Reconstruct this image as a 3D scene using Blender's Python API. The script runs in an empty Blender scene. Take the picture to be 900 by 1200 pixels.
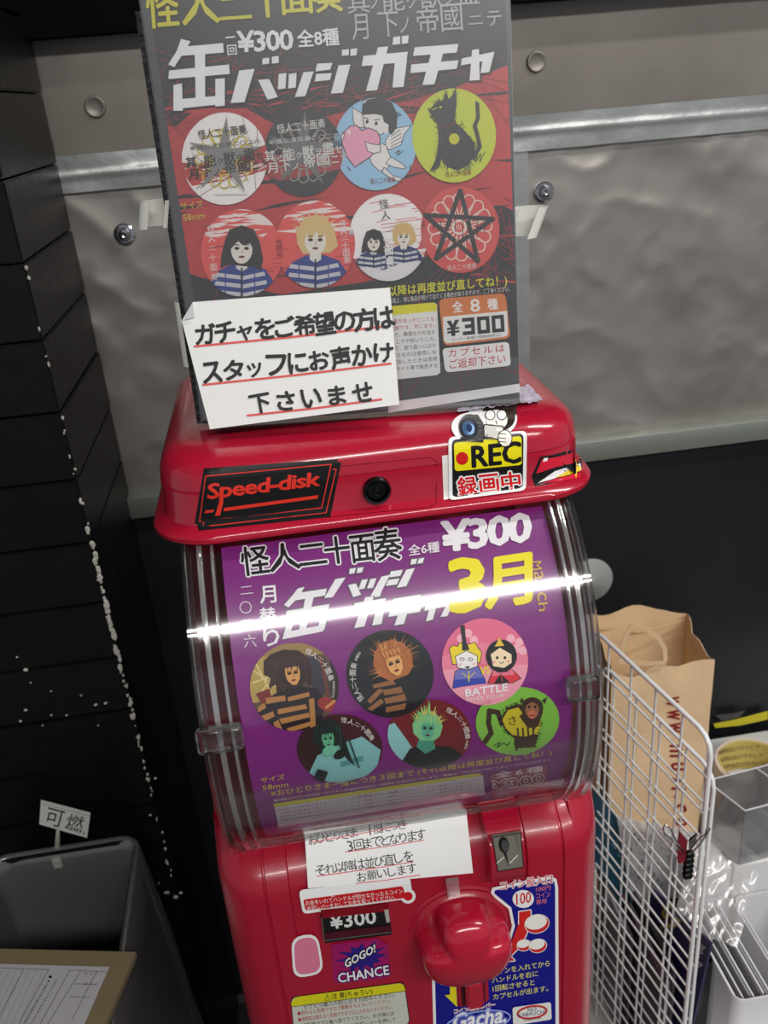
import bpy, bmesh, math, random
from mathutils import Vector, Matrix, noise
from mathutils.bvhtree import BVHTree
from mathutils.geometry import tessellate_polygon
random.seed(7)
S = bpy.context.scene
COL = S.collection
# ------------------------------------------------------------------ camera
F = 1050.0                                     # focal length in pixels of the 900 x 1200 photograph
def _n(v): return v.normalized()
_down = _n(Vector((190, 2250, F)))             # image direction of the nadir (x right, y down, z forward)
_right = _n(Vector((11000, -(F*F+190*11000)/2250.0, F)))
_up = -_down
_fw = _up.cross(_right)
CAM = Vector((0, -0.56, 1.5))
def c2w(v): return Vector((_right.dot(v), _fw.dot(v), _up.dot(v)))
cam = bpy.data.cameras.new('camera'); camo = bpy.data.objects.new('camera', cam); COL.objects.link(camo)
cx, cy, cz = c2w(Vector((1, 0, 0))), c2w(Vector((0, -1, 0))), c2w(Vector((0, 0, -1)))
camo.matrix_world = Matrix(((cx.x, cy.x, cz.x, CAM.x), (cx.y, cy.y, cz.y, CAM.y), (cx.z, cy.z, cz.z, CAM.z), (0, 0, 0, 1)))
cam.sensor_fit = 'VERTICAL'; cam.sensor_height = 36; cam.lens = 36*F/1200; cam.clip_start = 0.02
cam.dof.use_dof = True; cam.dof.focus_distance = 0.64; cam.dof.aperture_fstop = 13.0
S.camera = camo
# ------------------------------------------------------------------ world, light, exposure
W = bpy.data.worlds.new('store_ambient'); S.world = W; W.use_nodes = True
W.node_tree.nodes['Background'].inputs[0].default_value = (0.80, 0.84, 0.90, 1)
W.node_tree.nodes['Background'].inputs[1].default_value = 0.26
def strip_light(x, y, z, lx, ly, e):
    l = bpy.data.lights.new('fluorescent_light', 'AREA'); l.shape = 'RECTANGLE'; l.size = lx; l.size_y = ly; l.energy = e
    l.color = (1.0, 0.975, 0.94)
    o = bpy.data.objects.new('fluorescent_light', l); o.location = (x, y, z); COL.objects.link(o); return o
strip_light(0.55, -1.80, 2.66, 2.4, 0.08, 27)
strip_light(0.55, -1.98, 2.66, 2.4, 0.08, 27)
strip_light(1.30, -0.25, 2.66, 1.2, 0.10, 17)  # added lamp, brightens the bags and wall on the right
S.view_settings.view_transform = 'Standard'; S.view_settings.look = 'None'; S.view_settings.gamma = 1
S.view_settings.use_curve_mapping = False
S.view_settings.exposure = 0.45
S.render.film_transparent = False
S.cycles.max_bounces = 8; S.cycles.transparent_max_bounces = 24; S.cycles.sample_clamp_indirect = 4
# ------------------------------------------------------------------ pixel -> point on a real surface
def ray(x, y): return c2w(Vector((x-450, y-600, F))).normalized()
def onY(x, y, Y):
    d = ray(x, y); return CAM + d*((Y-CAM.y)/d.y)
def onZ(x, y, Z):                              # Z is measured from the camera height
    d = ray(x, y); return CAM + d*(Z/d.z)
def onX(x, y, X):
    d = ray(x, y); return CAM + d*((X-CAM.x)/d.x)
def zz(z): return 1.5+z
# ------------------------------------------------------------------ materials
def lin(c):
    c = c/255.0
    return c/12.92 if c <= 0.04045 else ((c+0.055)/1.055)**2.4
def rgb(r, g, b): return (lin(r), lin(g), lin(b), 1)
MATS = {}
def mat(name, col, rough=0.5, metal=0.0, spec=0.5, coat=0.0, bump=0, bscale=50, var=0, vscale=8, emit=0):
    if name in MATS: return MATS[name]
    m = bpy.data.materials.new(name); m.use_nodes = True; nt = m.node_tree; b = nt.nodes['Principled BSDF']
    c = rgb(*col); b.inputs['Base Color'].default_value = c
    b.inputs['Roughness'].default_value = rough; b.inputs['Metallic'].default_value = metal
    b.inputs['Specular IOR Level'].default_value = spec; b.inputs['Coat Weight'].default_value = coat
    b.inputs['Coat Roughness'].default_value = 0.05
    if emit:
        b.inputs['Emission Color'].default_value = c; b.inputs['Emission Strength'].default_value = emit
    if bump or var:
        tc = nt.nodes.new('ShaderNodeTexCoord')
    if bump:
        n = nt.nodes.new('ShaderNodeTexNoise'); n.inputs['Scale'].default_value = bscale; n.inputs['Detail'].default_value = 4
        bp = nt.nodes.new('ShaderNodeBump'); bp.inputs['Strength'].default_value = bump; bp.inputs['Distance'].default_value = 0.002
        nt.links.new(tc.outputs['Object'], n.inputs['Vector']); nt.links.new(n.outputs[0], bp.inputs['Height']); nt.links.new(bp.outputs[0], b.inputs['Normal'])
    if var:
        n = nt.nodes.new('ShaderNodeTexNoise'); n.inputs['Scale'].default_value = vscale; n.inputs['Detail'].default_value = 5
        r = nt.nodes.new('ShaderNodeValToRGB'); r.color_ramp.elements[0].position = 0.35; r.color_ramp.elements[1].position = 0.7
        r.color_ramp.elements[0].color = tuple(v*(1-var) for v in c[:3])+(1,); r.color_ramp.elements[1].color = tuple(min(1, v*(1+var)) for v in c[:3])+(1,)
        nt.links.new(tc.outputs['Object'], n.inputs['Vector']); nt.links.new(n.outputs[0], r.inputs[0]); nt.links.new(r.outputs[0], b.inputs['Base Color'])
    MATS[name] = m; return m
def ink(col, rough=0.42, spec=0.35):
    return mat('ink_%02x%02x%02x_%d' % (*col, int(rough*100)), col, rough, spec=spec)
def clear_plastic(name, tint=(1, 1, 1), gloss=0.12, rough=0.06, streak=0, facing=0.25, white=0.0, top=0.9, ior=1.38):
    """thin clear plastic: light passes straight through, the surface reflects more at grazing angles"""
    m = bpy.data.materials.new(name); m.use_nodes = True; nt = m.node_tree; nt.nodes.clear()
    out = nt.nodes.new('ShaderNodeOutputMaterial'); mix = nt.nodes.new('ShaderNodeMixShader')
    tr = nt.nodes.new('ShaderNodeBsdfTransparent'); tr.inputs[0].default_value = (*tint, 1)
    gl = nt.nodes.new('ShaderNodeBsdfGlossy'); gl.inputs['Roughness'].default_value = rough; gl.inputs[0].default_value = (0.95, 0.95, 0.95, 1)
    lw = nt.nodes.new('ShaderNodeLayerWeight'); lw.inputs[0].default_value = facing
    mr = nt.nodes.new('ShaderNodeMapRange'); mr.inputs[3].default_value = gloss; mr.inputs[4].default_value = top
    fr_ = nt.nodes.new('ShaderNodeFresnel'); fr_.inputs[0].default_value = ior
    nt.links.new(fr_.outputs[0] if not streak else lw.outputs['Facing'], mr.inputs[0])
    nt.links.new(mr.outputs[0], mix.inputs[0])
    last = gl
    if white:
        df = nt.nodes.new('ShaderNodeBsdfDiffuse'); df.inputs[0].default_value = (0.8, 0.8, 0.82, 1)
        m2 = nt.nodes.new('ShaderNodeMixShader'); m2.inputs[0].default_value = white
        nt.links.new(tr.outputs[0], m2.inputs[1]); nt.links.new(df.outputs[0], m2.inputs[2]); nt.links.new(m2.outputs[0], mix.inputs[1])
    else:
        nt.links.new(tr.outputs[0], mix.inputs[1])
    nt.links.new(gl.outputs[0], mix.inputs[2]); nt.links.new(mix.outputs[0], out.inputs[0])
    if streak:
        tc = nt.nodes.new('ShaderNodeTexCoord'); mp = nt.nodes.new('ShaderNodeMapping'); mp.inputs['Scale'].default_value = (260, 14, 14)
        n = nt.nodes.new('ShaderNodeTexNoise'); n.inputs['Scale'].default_value = 1; n.inputs['Detail'].default_value = 3
        bp = nt.nodes.new('ShaderNodeBump'); bp.inputs['Strength'].default_value = streak; bp.inputs['Distance'].default_value = 0.003
        nt.links.new(tc.outputs['Object'], mp.inputs[0]); nt.links.new(mp.outputs[0], n.inputs['Vector']); nt.links.new(n.outputs[0], bp.inputs['Height'])
        nt.links.new(bp.outputs[0], gl.inputs['Normal'])
    MATS[name] = m; return m
RED = mat('crimson_plastic', (172, 20, 48), 0.22, spec=0.5, coat=0.5)
RED2 = mat('crimson_plastic_matte', (160, 18, 44), 0.32, spec=0.5, coat=0.2)
BLACKP = mat('black_plastic', (18, 18, 20), 0.35)
CHROME = mat('chrome', (190, 190, 195), 0.12, 1.0)
DARKCHROME = mat('dark_chrome', (70, 70, 74), 0.2, 1.0)
WHITEP = mat('white_paper', (236, 236, 234), 0.6)
WHITEW = mat('white_coated_wire', (226, 228, 228), 0.35)
# ------------------------------------------------------------------ object helpers
def link(name, me, m=None, parent=None, smooth=False):
    o = bpy.data.objects.new(name, me); COL.objects.link(o)
    if m is not None and not me.materials: me.materials.append(m)
    if parent is not None: o.parent = parent
    if smooth:
        for p in me.polygons: p.use_smooth = True
    return o
def obj(name, bm, m, parent=None, smooth=False, edge=None):
    me = bpy.data.meshes.new(name)
    bmesh.ops.recalc_face_normals(bm, faces=bm.faces[:])
    bm.to_mesh(me); bm.free()
    o = link(name, me, m, parent, smooth)
    if edge: o.data.set_sharp_from_angle(angle=math.radians(edge))
    return o
def tag(o, label, cat, group=None, kind=None):
    if label: o['label'] = label
    if cat: o['category'] = cat
    if group: o['group'] = group
    if kind: o['kind'] = kind
    return o
def thing(name, label, cat, loc=(0, 0, 0), group=None):
    """an Empty at the thing's base; children are built in world space and re-based"""
    o = bpy.data.objects.new(name, None); COL.objects.link(o); o.empty_display_size = 0.02
    o.location = loc; return tag(o, label, cat, group)
def adopt0(root, *kids):
    for k in kids:
        k.parent = root; k.matrix_parent_inverse = Matrix.Translation(-Vector(root.location))
        k.matrix_parent_inverse = Matrix.Identity(4); k.data.transform(Matrix.Translation(-Vector(root.location)))
def box(bm, lo, hi, M=None):
    r = bmesh.ops.create_cube(bm, size=1)
    lo, hi = Vector(lo), Vector(hi)
    T = Matrix.Translation((lo+hi)/2) @ Matrix.Diagonal((*(hi-lo), 1))
    bmesh.ops.transform(bm, matrix=(M @ T) if M else T, verts=r['verts'])
    return r['verts']
def bbox(name, lo, hi, m, parent=None, bevel=0.0, seg=2, M=None):
    bm = bmesh.new(); box(bm, lo, hi, M)
    if bevel: bmesh.ops.bevel(bm, geom=bm.edges[:], offset=bevel, segments=seg, affect='EDGES', profile=0.5)
    return obj(name, bm, m, parent, smooth=bool(bevel), edge=40 if bevel else None)
def tube(bm, pts, r, seg=8, cap=True):
    pts = [Vector(p) for p in pts]; rings = []
    t0 = (pts[1]-pts[0]).normalized(); n = t0.orthogonal().normalized()
    for i, p in enumerate(pts):
        t = (pts[min(i+1, len(pts)-1)]-pts[max(i-1, 0)]).normalized()
        n = (n-t*n.dot(t)).normalized(); b = t.cross(n)
        rr = r[i] if isinstance(r, (list, tuple)) else r
        rings.append([bm.verts.new(p+n*rr*math.cos(2*math.pi*k/seg)+b*rr*math.sin(2*math.pi*k/seg)) for k in range(seg)])
    for a, b2 in zip(rings, rings[1:]):
        for k in range(seg): bm.faces.new((a[k], a[(k+1) % seg], b2[(k+1) % seg], b2[k]))
    if cap: bm.faces.new(rings[0][::-1]); bm.faces.new(rings[-1])
def disc(bm, c, nrm, prof, seg=32):
    """lathe: prof = [(radius, height)] about axis nrm at c"""
    c = Vector(c); nrm = Vector(nrm).normalized(); u = nrm.orthogonal().normalized(); v = nrm.cross(u); rings = []
    for (r, h) in prof:
        rings.append([bm.verts.new(c+nrm*h+(u*math.cos(2*math.pi*k/seg)+v*math.sin(2*math.pi*k/seg))*max(r, 1e-5)) for k in range(seg)])
    for a, b in zip(rings, rings[1:]):
        for k in range(seg): bm.faces.new((a[k], a[(k+1) % seg], b[(k+1) % seg], b[k]))
    bm.faces.new(rings[0][::-1]); bm.faces.new(rings[-1])
def loft(bm, rings, closed=True, caps=True):
    R = [[bm.verts.new(p) for p in r] for r in rings]; n = len(R[0])
    for a, b in zip(R, R[1:]):
        for k in range(n if closed else n-1): bm.faces.new((a[k], a[(k+1) % n], b[(k+1) % n], b[k]))
    if caps: bm.faces.new(R[0][::-1]); bm.faces.new(R[-1])
    return R
def sheet(name, corners, thick, m, parent=None, nx=1, ny=1, fn=None):
    """a thin solid sheet through four 3D corners (bl, br, tr, tl)"""
    bl, br, tr, tl = [Vector(c) for c in corners]; bm = bmesh.new(); nrm = (br-bl).cross(tl-bl).normalized(); G = []
    for s in (0, 1):
        g = []
        for j in range(ny+1):
            row = []
            for i in range(nx+1):
                u, v = i/nx, j/ny
                p = (bl*(1-u)+br*u)*(1-v)+(tl*(1-u)+tr*u)*v
                d = fn(u, v) if fn else 0
                row.append(bm.verts.new(p+nrm*(d-s*thick)))
            g.append(row)
        G.append(g)
    for s in (0, 1):
        for j in range(ny):
            for i in range(nx):
                f = (G[s][j][i], G[s][j][i+1], G[s][j+1][i+1], G[s][j+1][i])
                bm.faces.new(f if s == 0 else f[::-1])
    per = [(0, i) for i in range(nx)]+[(j, nx) for j in range(ny)]+[(ny, i) for i in range(nx, 0, -1)]+[(j, 0) for j in range(ny, 0, -1)]
    for a, b in zip(per, per[1:]+per[:1]):
        bm.faces.new((G[0][a[0]][a[1]], G[1][a[0]][a[1]], G[1][b[0]][b[1]], G[0][b[0]][b[1]]))
    return obj(name, bm, m, parent, smooth=nx*ny > 1, edge=50 if nx*ny > 1 else None)
# ------------------------------------------------------------------ printed matter
_tc = {}
def glyphs(s, bold=0.0, space=1.0):
    bold = 0.0; k = (s, bold, space)
    if k in _tc: return _tc[k]
    c = bpy.data.curves.new('t', 'FONT'); c.body = s; c.resolution_u = 2; c.space_character = space
    o = bpy.data.objects.new('t', c); COL.objects.link(o)
    me = bpy.data.meshes.new_from_object(o.evaluated_get(bpy.context.evaluated_depsgraph_get()))
    vs = [(v.co.x, v.co.y) for v in me.vertices]; fs = [tuple(p.vertices) for p in me.polygons]
    bpy.data.objects.remove(o); bpy.data.curves.remove(c); bpy.data.meshes.remove(me)
    x0 = min(v[0] for v in vs); x1 = max(v[0] for v in vs); y0 = min(v[1] for v in vs); y1 = max(v[1] for v in vs)
    r = ([((x-x0)/max(x1-x0, 1e-6), (y-y0)/max(y1-y0, 1e-6)) for x, y in vs], fs, (x1-x0)/max(y1-y0, 1e-6), bold/max(y1-y0, 1e-6), bold/max(x1-x0, 1e-6))
    _tc[k] = r; return r
class Plane:
    cut = None
    def __init__(s, p, n): s.p = Vector(p); s.n = Vector(n).normalized()
    def hit(s, x, y, off):
        d = ray(x, y); t = (s.p-CAM).dot(s.n)/d.dot(s.n); return CAM+d*t+s.n*off
class Drum:
    """cylinder about an axis parallel to X"""
    cut = 6.0
    def __init__(s, yc, zc, r): s.yc, s.zc, s.r = yc, zc, r
    def hit(s, x, y, off):
        d = ray(x, y); ox, oy = CAM.y-s.yc, CAM.z-s.zc
        a = d.y*d.y+d.z*d.z; b = ox*d.y+oy*d.z; c = ox*ox+oy*oy-s.r*s.r
        D = max(b*b-a*c, 0); p = CAM+d*((-b-math.sqrt(D))/a)
        n = Vector((0, p.y-s.yc, p.z-s.zc)).normalized(); return p+n*off
class Skin:
    """any built mesh (world-space object)"""
    def __init__(s, o, cut=8.0):
        me = o.data; M = o.matrix_world
        s.t = BVHTree.FromPolygons([v.co+Vector(o.parent.location if o.parent else (0, 0, 0)) for v in me.vertices], [tuple(p.vertices) for p in me.polygons]); s.cut = cut; s.last = Vector((0, 0, 1))
    def hit(s, x, y, off):
        h = s.t.ray_cast(CAM, ray(x, y))
        if h[0] is None: 
            h = s.t.find_nearest(s.last)
        n = h[1]
        if n.dot(CAM-h[0]) < 0: n = -n
        s.last = h[0]; return h[0]+n*off
class Faces(Skin):
    def __init__(s, V, Fc, cut):
        s.t = BVHTree.FromPolygons(V, Fc); s.cut = cut; s.last = Vector((0, 0, 1))
def loft_surface(rings, cut, closed=True):
    V = [p for r in rings for p in r]; n = len(rings[0]); Fc = []
    for i in range(len(rings)-1):
        for k in range(n if closed else n-1): Fc.append((i*n+k, i*n+(k+1) % n, (i+1)*n+(k+1) % n, (i+1)*n+k))
    return Faces(V, Fc, cut)
def skin_sheet(name, quad, surf, off, thick, m, nx, ny, fn=None):
    """a thin sheet lying on a surface; quad = pixel corners bl, br, tr, tl"""
    bl, br, tr, tl = quad; bm = bmesh.new(); G = []
    for s_ in (off+thick, off):
        g = []
        for j in range(ny+1):
            v = j/ny; row = []
            for i in range(nx+1):
                u = i/nx; x = (bl[0]*(1-u)+br[0]*u)*(1-v)+(tl[0]*(1-u)+tr[0]*u)*v; y = (bl[1]*(1-u)+br[1]*u)*(1-v)+(tl[1]*(1-u)+tr[1]*u)*v
                row.append(bm.verts.new(surf.hit(x, y, s_+(fn(u, v) if fn else 0))))
            g.append(row)
        G.append(g)
    for s_ in (0, 1):
        for j in range(ny):
            for i in range(nx):
                f = (G[s_][j][i], G[s_][j][i+1], G[s_][j+1][i+1], G[s_][j+1][i]); bm.faces.new(f if s_ == 0 else f[::-1])
    per = [(0, i) for i in range(nx)]+[(j, nx) for j in range(ny)]+[(ny, i) for i in range(nx, 0, -1)]+[(j, 0) for j in range(ny, 0, -1)]
    for a, b in zip(per, per[1:]+per[:1]): bm.faces.new((G[0][a[0]][a[1]], G[1][a[0]][a[1]], G[1][b[0]][b[1]], G[0][b[0]][b[1]]))
    return obj(name, bm, m, None, smooth=True, edge=50)
def clip_poly(pts, cl):
    out = list(pts); area = sum(a[0]*b[1]-b[0]*a[1] for a, b in zip(cl, cl[1:]+cl[:1])); sg = 1 if area > 0 else -1
    for a, b in zip(cl, cl[1:]+cl[:1]):
        inp, out = out, []
        if not inp: return []
        def side(p): return sg*((b[0]-a[0])*(p[1]-a[1])-(b[1]-a[1])*(p[0]-a[0]))
        for p, q in zip(inp, inp[1:]+inp[:1]):
            sp, sq = side(p), side(q)
            if sp >= 0: out.append(p)
            if (sp >= 0) != (sq >= 0):
                t = sp/(sp-sq); out.append((p[0]+(q[0]-p[0])*t, p[1]+(q[1]-p[1])*t))
    return out
def ell(cx, cy, rx, ry=None, rot=0, n=40, a0=0, a1=360):
    ry = rx if ry is None else ry; c, s = math.cos(math.radians(rot)), math.sin(math.radians(rot)); full = a1-a0 == 360
    P = []
    for k in range(n+(0 if full else 1)):
        a = math.radians(a0+(a1-a0)*k/n); x, y = rx*math.cos(a), ry*math.sin(a); P.append((cx+x*c-y*s, cy+x*s+y*c))
    return P
def rrect(tl, tr, br, bl, r, n=4):
    P = []; Q = [tl, tr, br, bl]
    for i in range(4):
        p, c, q = Q[i-1], Q[i], Q[(i+1) % 4]
        def toward(a, b):
            d = math.hypot(b[0]-a[0], b[1]-a[1]); t = min(r/d, 0.5); return (a[0]+(b[0]-a[0])*t, a[1]+(b[1]-a[1])*t)
        s, e = toward(c, p), toward(c, q)
        for k in range(n+1):
            t = k/n; P.append(((1-t)**2*s[0]+2*t*(1-t)*c[0]+t*t*e[0], (1-t)**2*s[1]+2*t*(1-t)*c[1]+t*t*e[1]))
    return P
class Print:
    def __init__(s, surf, off=0.00015, step=0.00003, rough=0.42):
        s.surf, s.off, s.step, s.items, s.lastm, s.rough = surf, off, step, [], None, rough
        s.clip = None
    def _add(s, V, Fc, col):
        if not Fc: return
        m = ink(col, s.rough) if isinstance(col, tuple) else col
        if m is not s.lastm: s.off += s.step; s.lastm = m
        s.off += 0.000002; s.items.append((V, Fc, m, s.off))
    def poly(s, pts, col):
        if s.clip: pts = clip_poly(pts, s.clip)
        if len(pts) < 3: return
        tri = tessellate_polygon([[Vector((p[0], p[1], 0)) for p in pts]])
        s._add(list(pts), [tuple(t) for t in tri], col)
    def line(s, pts, w, col):
        for (a, b) in zip(pts, pts[1:]):
            dx, dy = b[0]-a[0], b[1]-a[1]; L = math.hypot(dx, dy) or 1; nx, ny = -dy/L*w/2, dx/L*w/2; ex, ey = dx/L*w*0.3, dy/L*w*0.3
            s.poly([(a[0]+nx-ex, a[1]+ny-ey), (b[0]+nx+ex, b[1]+ny+ey), (b[0]-nx+ex, b[1]-ny+ey), (a[0]-nx-ex, a[1]-ny-ey)], col)
    def ring(s, cx, cy, rx, ry, w, col, rot=0, n=40, a0=0, a1=360):
        P = ell(cx, cy, rx, ry, rot, n, a0, a1)
        if a1-a0 == 360: P = P+P[:1]
        s.line(P, w, col)
    def text(s, t, x0, y0, x1, y1, h, col, bold=0.0, slant=0.0, space=1.0, upx=None, h1=None):
        """ink box: bottom-left (x0,y0), bottom-right (x1,y1), height h pixels; verticals run to the nadir"""
        if bold >= 0.012 and h > 6:
            f_ = bold*h*0.62; N = 8 if bold > .03 else 4
            for k in range(N): s.text(t, x0+f_*math.cos(k*6.283/N), y0+f_*math.sin(k*6.283/N), x1+f_*math.cos(k*6.283/N), y1+f_*math.sin(k*6.283/N), h, col, 0.0, slant, space, upx, h1)
            return
        V, Fc, asp, _, _ = glyphs(t, bold, space)
        h1 = h if h1 is None else h1
        u0 = -(640-x0)/(2850-y0) if upx is None else upx; u1 = -(640-x1)/(2850-y1) if upx is None else upx
        P = []
        for (u, v) in V:
            hh = h*(1-u)+h1*u; bx, by = x0+(x1-x0)*u, y0+(y1-y0)*u
            P.append((bx+hh*v*((u0*(1-u)+u1*u)+slant), by-hh*v))
        s._add(P, Fc, col)
    def otext(s, t, x0, y0, x1, y1, h, col, ocol, ow=1.5, bold=0.0, slant=0.0, **k):
        for dx, dy in ((-1, 0), (1, 0), (0, -1), (0, 1), (-.7, -.7), (.7, .7), (-.7, .7), (.7, -.7)):
            s.text(t, x0+dx*ow, y0+dy*ow, x1+dx*ow, y1+dy*ow, h, ocol, bold, slant, **k)
        s.text(t, x0, y0, x1, y1, h, col, bold, slant, **k)
    def glyph(s, ch, cx, cy, w, h, rot, col, bold=0.02):
        if bold >= 0.012 and h > 6:
            f_ = bold*h*0.8; N = 6 if bold > .03 else 4
            for k in range(N): s.glyph(ch, cx+f_*math.cos(k*6.283/N+.4), cy+f_*math.sin(k*6.283/N+.4), w-f_, h-f_, rot, col, 0.0)
            return
        V, Fc, *_ = glyphs(ch, bold); c, sn = math.cos(math.radians(rot)), math.sin(math.radians(rot)); P = []
        for (u, v) in V:
            x, y = (u-.5)*w, -(v-.5)*h; P.append((cx+x*c-y*sn, cy+x*sn+y*c))
        s._add(P, Fc, col)
    def arc(s, t, cx, cy, rx, ry, a0, a1, size, col, inward=False, bold=0.01):
        for i, ch in enumerate(t):
            a = a0+(a1-a0)*(i/max(len(t)-1, 1)); r = math.radians(a)
            k = 0.35 if ch in '二一十' and ch != '十' else 1
            s.glyph(ch, cx+rx*math.cos(r), cy+ry*math.sin(r), size, size*k, a+90, col, bold)
    def vert(s, t, x, y, x1, y1, size, col, bold=0.02, rot=-7):
        for i, ch in enumerate(t):
            u = i/max(len(t)-1, 1); k = 0.12 if ch == '一' else 0.5 if ch == '二' else 1
            s.glyph(ch, x+(x1-x)*u, y+(y1-y)*u, size, size*k, rot, col, bold)
    def hand(s, t, x0, y0, x1, y1, size, col, bold=0.03, rot=-6, jit=1.0):
        """hand lettering: each character placed on its own with a little unevenness"""
        n = len(t)
        for i, ch in enumerate(t):
            u = (i+.5)/n; k = 0.72 if ch in 'ッゃゅょャ' else 1
            asp = glyphs(ch)[2] if ch != ' ' else 1; kw = min(1.0, asp*1.05); kh = min(1.0, 1.05/asp)
            if ch in ' ': continue
            s.glyph(ch, x0+(x1-x0)*u, y0+(y1-y0)*u-size*.5+(size*(1-k)*.4), size*k*kw*(1+random.uniform(-.05, .05)*jit), size*k*kh*(1+random.uniform(-.08, .08)*jit), rot+random.uniform(-5, 5)*jit, col, bold)
    def build(s, name, parent=None, label=None):
        V, Fc, MI, ms = [], [], [], []
        for (v2, f, m, off) in s.items:
            if s.surf.cut:
                bm = bmesh.new(); bv = [bm.verts.new((p[0], p[1], 0)) for p in v2]
                for ff in f:
                    try: bm.faces.new([bv[i] for i in ff])
                    except ValueError: pass
                ys = [p[1]+.125*p[0] for p in v2]; c = s.surf.cut; k = math.floor(min(ys)/c)+1
                while k*c < max(ys):
                    bmesh.ops.bisect_plane(bm, geom=bm.verts[:]+bm.edges[:]+bm.faces[:], plane_co=(0, k*c, 0), plane_no=(.125, 1, 0), dist=1e-5); k += 1
                if isinstance(s.surf, Skin):
                    xs = [p[0] for p in v2]; k = math.floor(min(xs)/c)+1
                    while k*c < max(xs):
                        bmesh.ops.bisect_plane(bm, geom=bm.verts[:]+bm.edges[:]+bm.faces[:], plane_co=(k*c, 0, 0), plane_no=(1, 0, 0), dist=1e-5); k += 1
                bm.verts.index_update(); v2 = [(w.co.x, w.co.y) for w in bm.verts]; f = [tuple(w.index for w in ff.verts) for ff in bm.faces]; bm.free()
            b = len(V); V += [s.surf.hit(p[0], p[1], off) for p in v2]
            if m not in ms: ms.append(m)
            mi = ms.index(m)
            for ff in f:
                q = [b+i for i in ff]; n = (V[q[1]]-V[q[0]]).cross(V[q[2]]-V[q[0]])
                if n.dot(CAM-V[q[0]]) < 0: q.reverse()
                Fc.append(q); MI.append(mi)
        me = bpy.data.meshes.new(name); me.from_pydata([tuple(v) for v in V], [], Fc)
        for m in ms: me.materials.append(m)
        me.polygons.foreach_set('material_index', MI); me.update()
        o = bpy.data.objects.new(name, me); COL.objects.link(o)
        if parent is not None:
            if parent.type == 'EMPTY' or True:
                root = parent; base = Vector(root.location)+(Vector(root.parent.location) if root.parent else Vector())
                me.transform(Matrix.Translation(-base)); o.parent = root
        if label: o['label'] = label
        return o
BLK = (22, 22, 24); WHT = (236, 236, 236); YEL = (226, 220, 30)
exec_order = []
def adopt(parent, *kids):
    base = Vector(parent.location)+(Vector(parent.parent.location) if parent.parent else Vector())
    for k in kids:
        k.data.transform(Matrix.Translation(-base)); k.parent = parent
    return kids[0]
# ================================================================== SETTING
CONC = mat('shop_floor', (70, 67, 64), 0.6, bump=0.2, bscale=30, var=0.2)
fl = bbox('floor', (-3, -4.5, -0.05), (3, 0.75, 0), CONC); tag(fl, None, None, kind='structure')
st2 = bbox('trim_2', (-1.6, -0.12, 0), (2.2, 0.6, 0.0005), mat('floor_darkening_sheet', (20, 20, 21), .7)); tag(st2, None, None, kind='structure')  # added black sheet, keeps the ground round the machine dark
ce = bbox('ceiling', (-3, -4.5, 2.72), (3, 0.75, 2.78), mat('ceiling_board', (205, 205, 200), 0.8)); tag(ce, None, None, kind='structure')
BLACKW = mat('black_painted_board', (26, 27, 32), 0.42, spec=0.4, bump=0.35, bscale=14, var=0.25, vscale=5)
wb = bbox('wall_back', (-0.9, 0.625, 0), (2.2, 0.75, 2.72), BLACKW); tag(wb, None, None, kind='structure')
# metal sheet panels, wrinkled like foil
def panel_mat(name, col, rough, metal, bump, sc):
    m = mat(name, col, rough, metal, bump=bump, bscale=sc, var=0.14, vscale=6)
    return m
SHEET_U = panel_mat('matt_grey_sheet', (142, 136, 128), 0.42, 0.55, 0.15, 30)
SHEET_L = panel_mat('wrinkled_grey_sheet', (162, 157, 151), 0.42, 0.65, 0.10, 60)
FOIL = mat('foil_tape', (176, 180, 178), 0.36, 0.6, bump=0.5, bscale=45)
ALU = mat('aluminium_ledge', (150, 155, 148), 0.38, 0.6)
def wrinkle(amp, s, seed, asp=.7):
    def f(u, v, x0=0):
        p = Vector((u*s+seed, v*s*asp, seed)); w = noise.fractal(p, 0.9, 2.1, 3); r = 1-abs(noise.noise(p*1.7+Vector((3, 5, w))))
        return amp*(w*0.9+(r*r)*0.7)
    return f
def wall_panel(x0, x1, z0, z1, y, m, amp, s, seed, nx, ny, asp=.7):
    o = sheet('panel', ((x0, y, zz(z0)), (x1, y, zz(z0)), (x1, y, zz(z1)), (x0, y, zz(z1))), 0.004, m, None, nx, ny, wrinkle(amp, s, seed, asp) if amp else None)
    return adopt(wb, o)
wall_panel(-0.245, 1.6, -0.045, 0.4, 0.612, SHEET_U, 0.0012, 6, 2, 60, 16)
wall_panel(-0.245, 0.33, -0.475, -0.07, 0.612, SHEET_L, 0.0046, 4.2, 5.3, 110, 90, .7)
wall_panel(0.338, 1.6, -0.475, -0.07, 0.612, SHEET_L, 0.0042, 9.5, 8.1, 200, 90, .32)
def strip(x0, x1, z0, z1, y, m, name, n, ny=4, amp=0.001, sd=1):
    f = (lambda u, v: amp*(noise.noise(Vector((u*n*0.35+sd, v*1.2, 0)))+0.8*math.exp(-((v-.45-.1*math.sin(u*5))/.09)**2)))
    return adopt(wb, sheet(name, ((x0, y, zz(z0)), (x1, y, zz(z0)), (x1, y, zz(z1)), (x0, y, zz(z1))), 0.0015, m, None, n, ny*3, f))
strip(-0.24, 1.6, -0.078, -0.037, 0.604, FOIL, 'foil_tape', 120, 5, 0.0022, 3)
strip(0.314, 0.340, -0.47, -0.076, 0.606, FOIL, 'foil_tape', 6, 8, 0.0005, 9)
lg = adopt(wb, bbox('ledge', (-0.245, 0.586, zz(-0.499)), (1.6, 0.622, zz(-0.468)), ALU, bevel=0.002))
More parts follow.
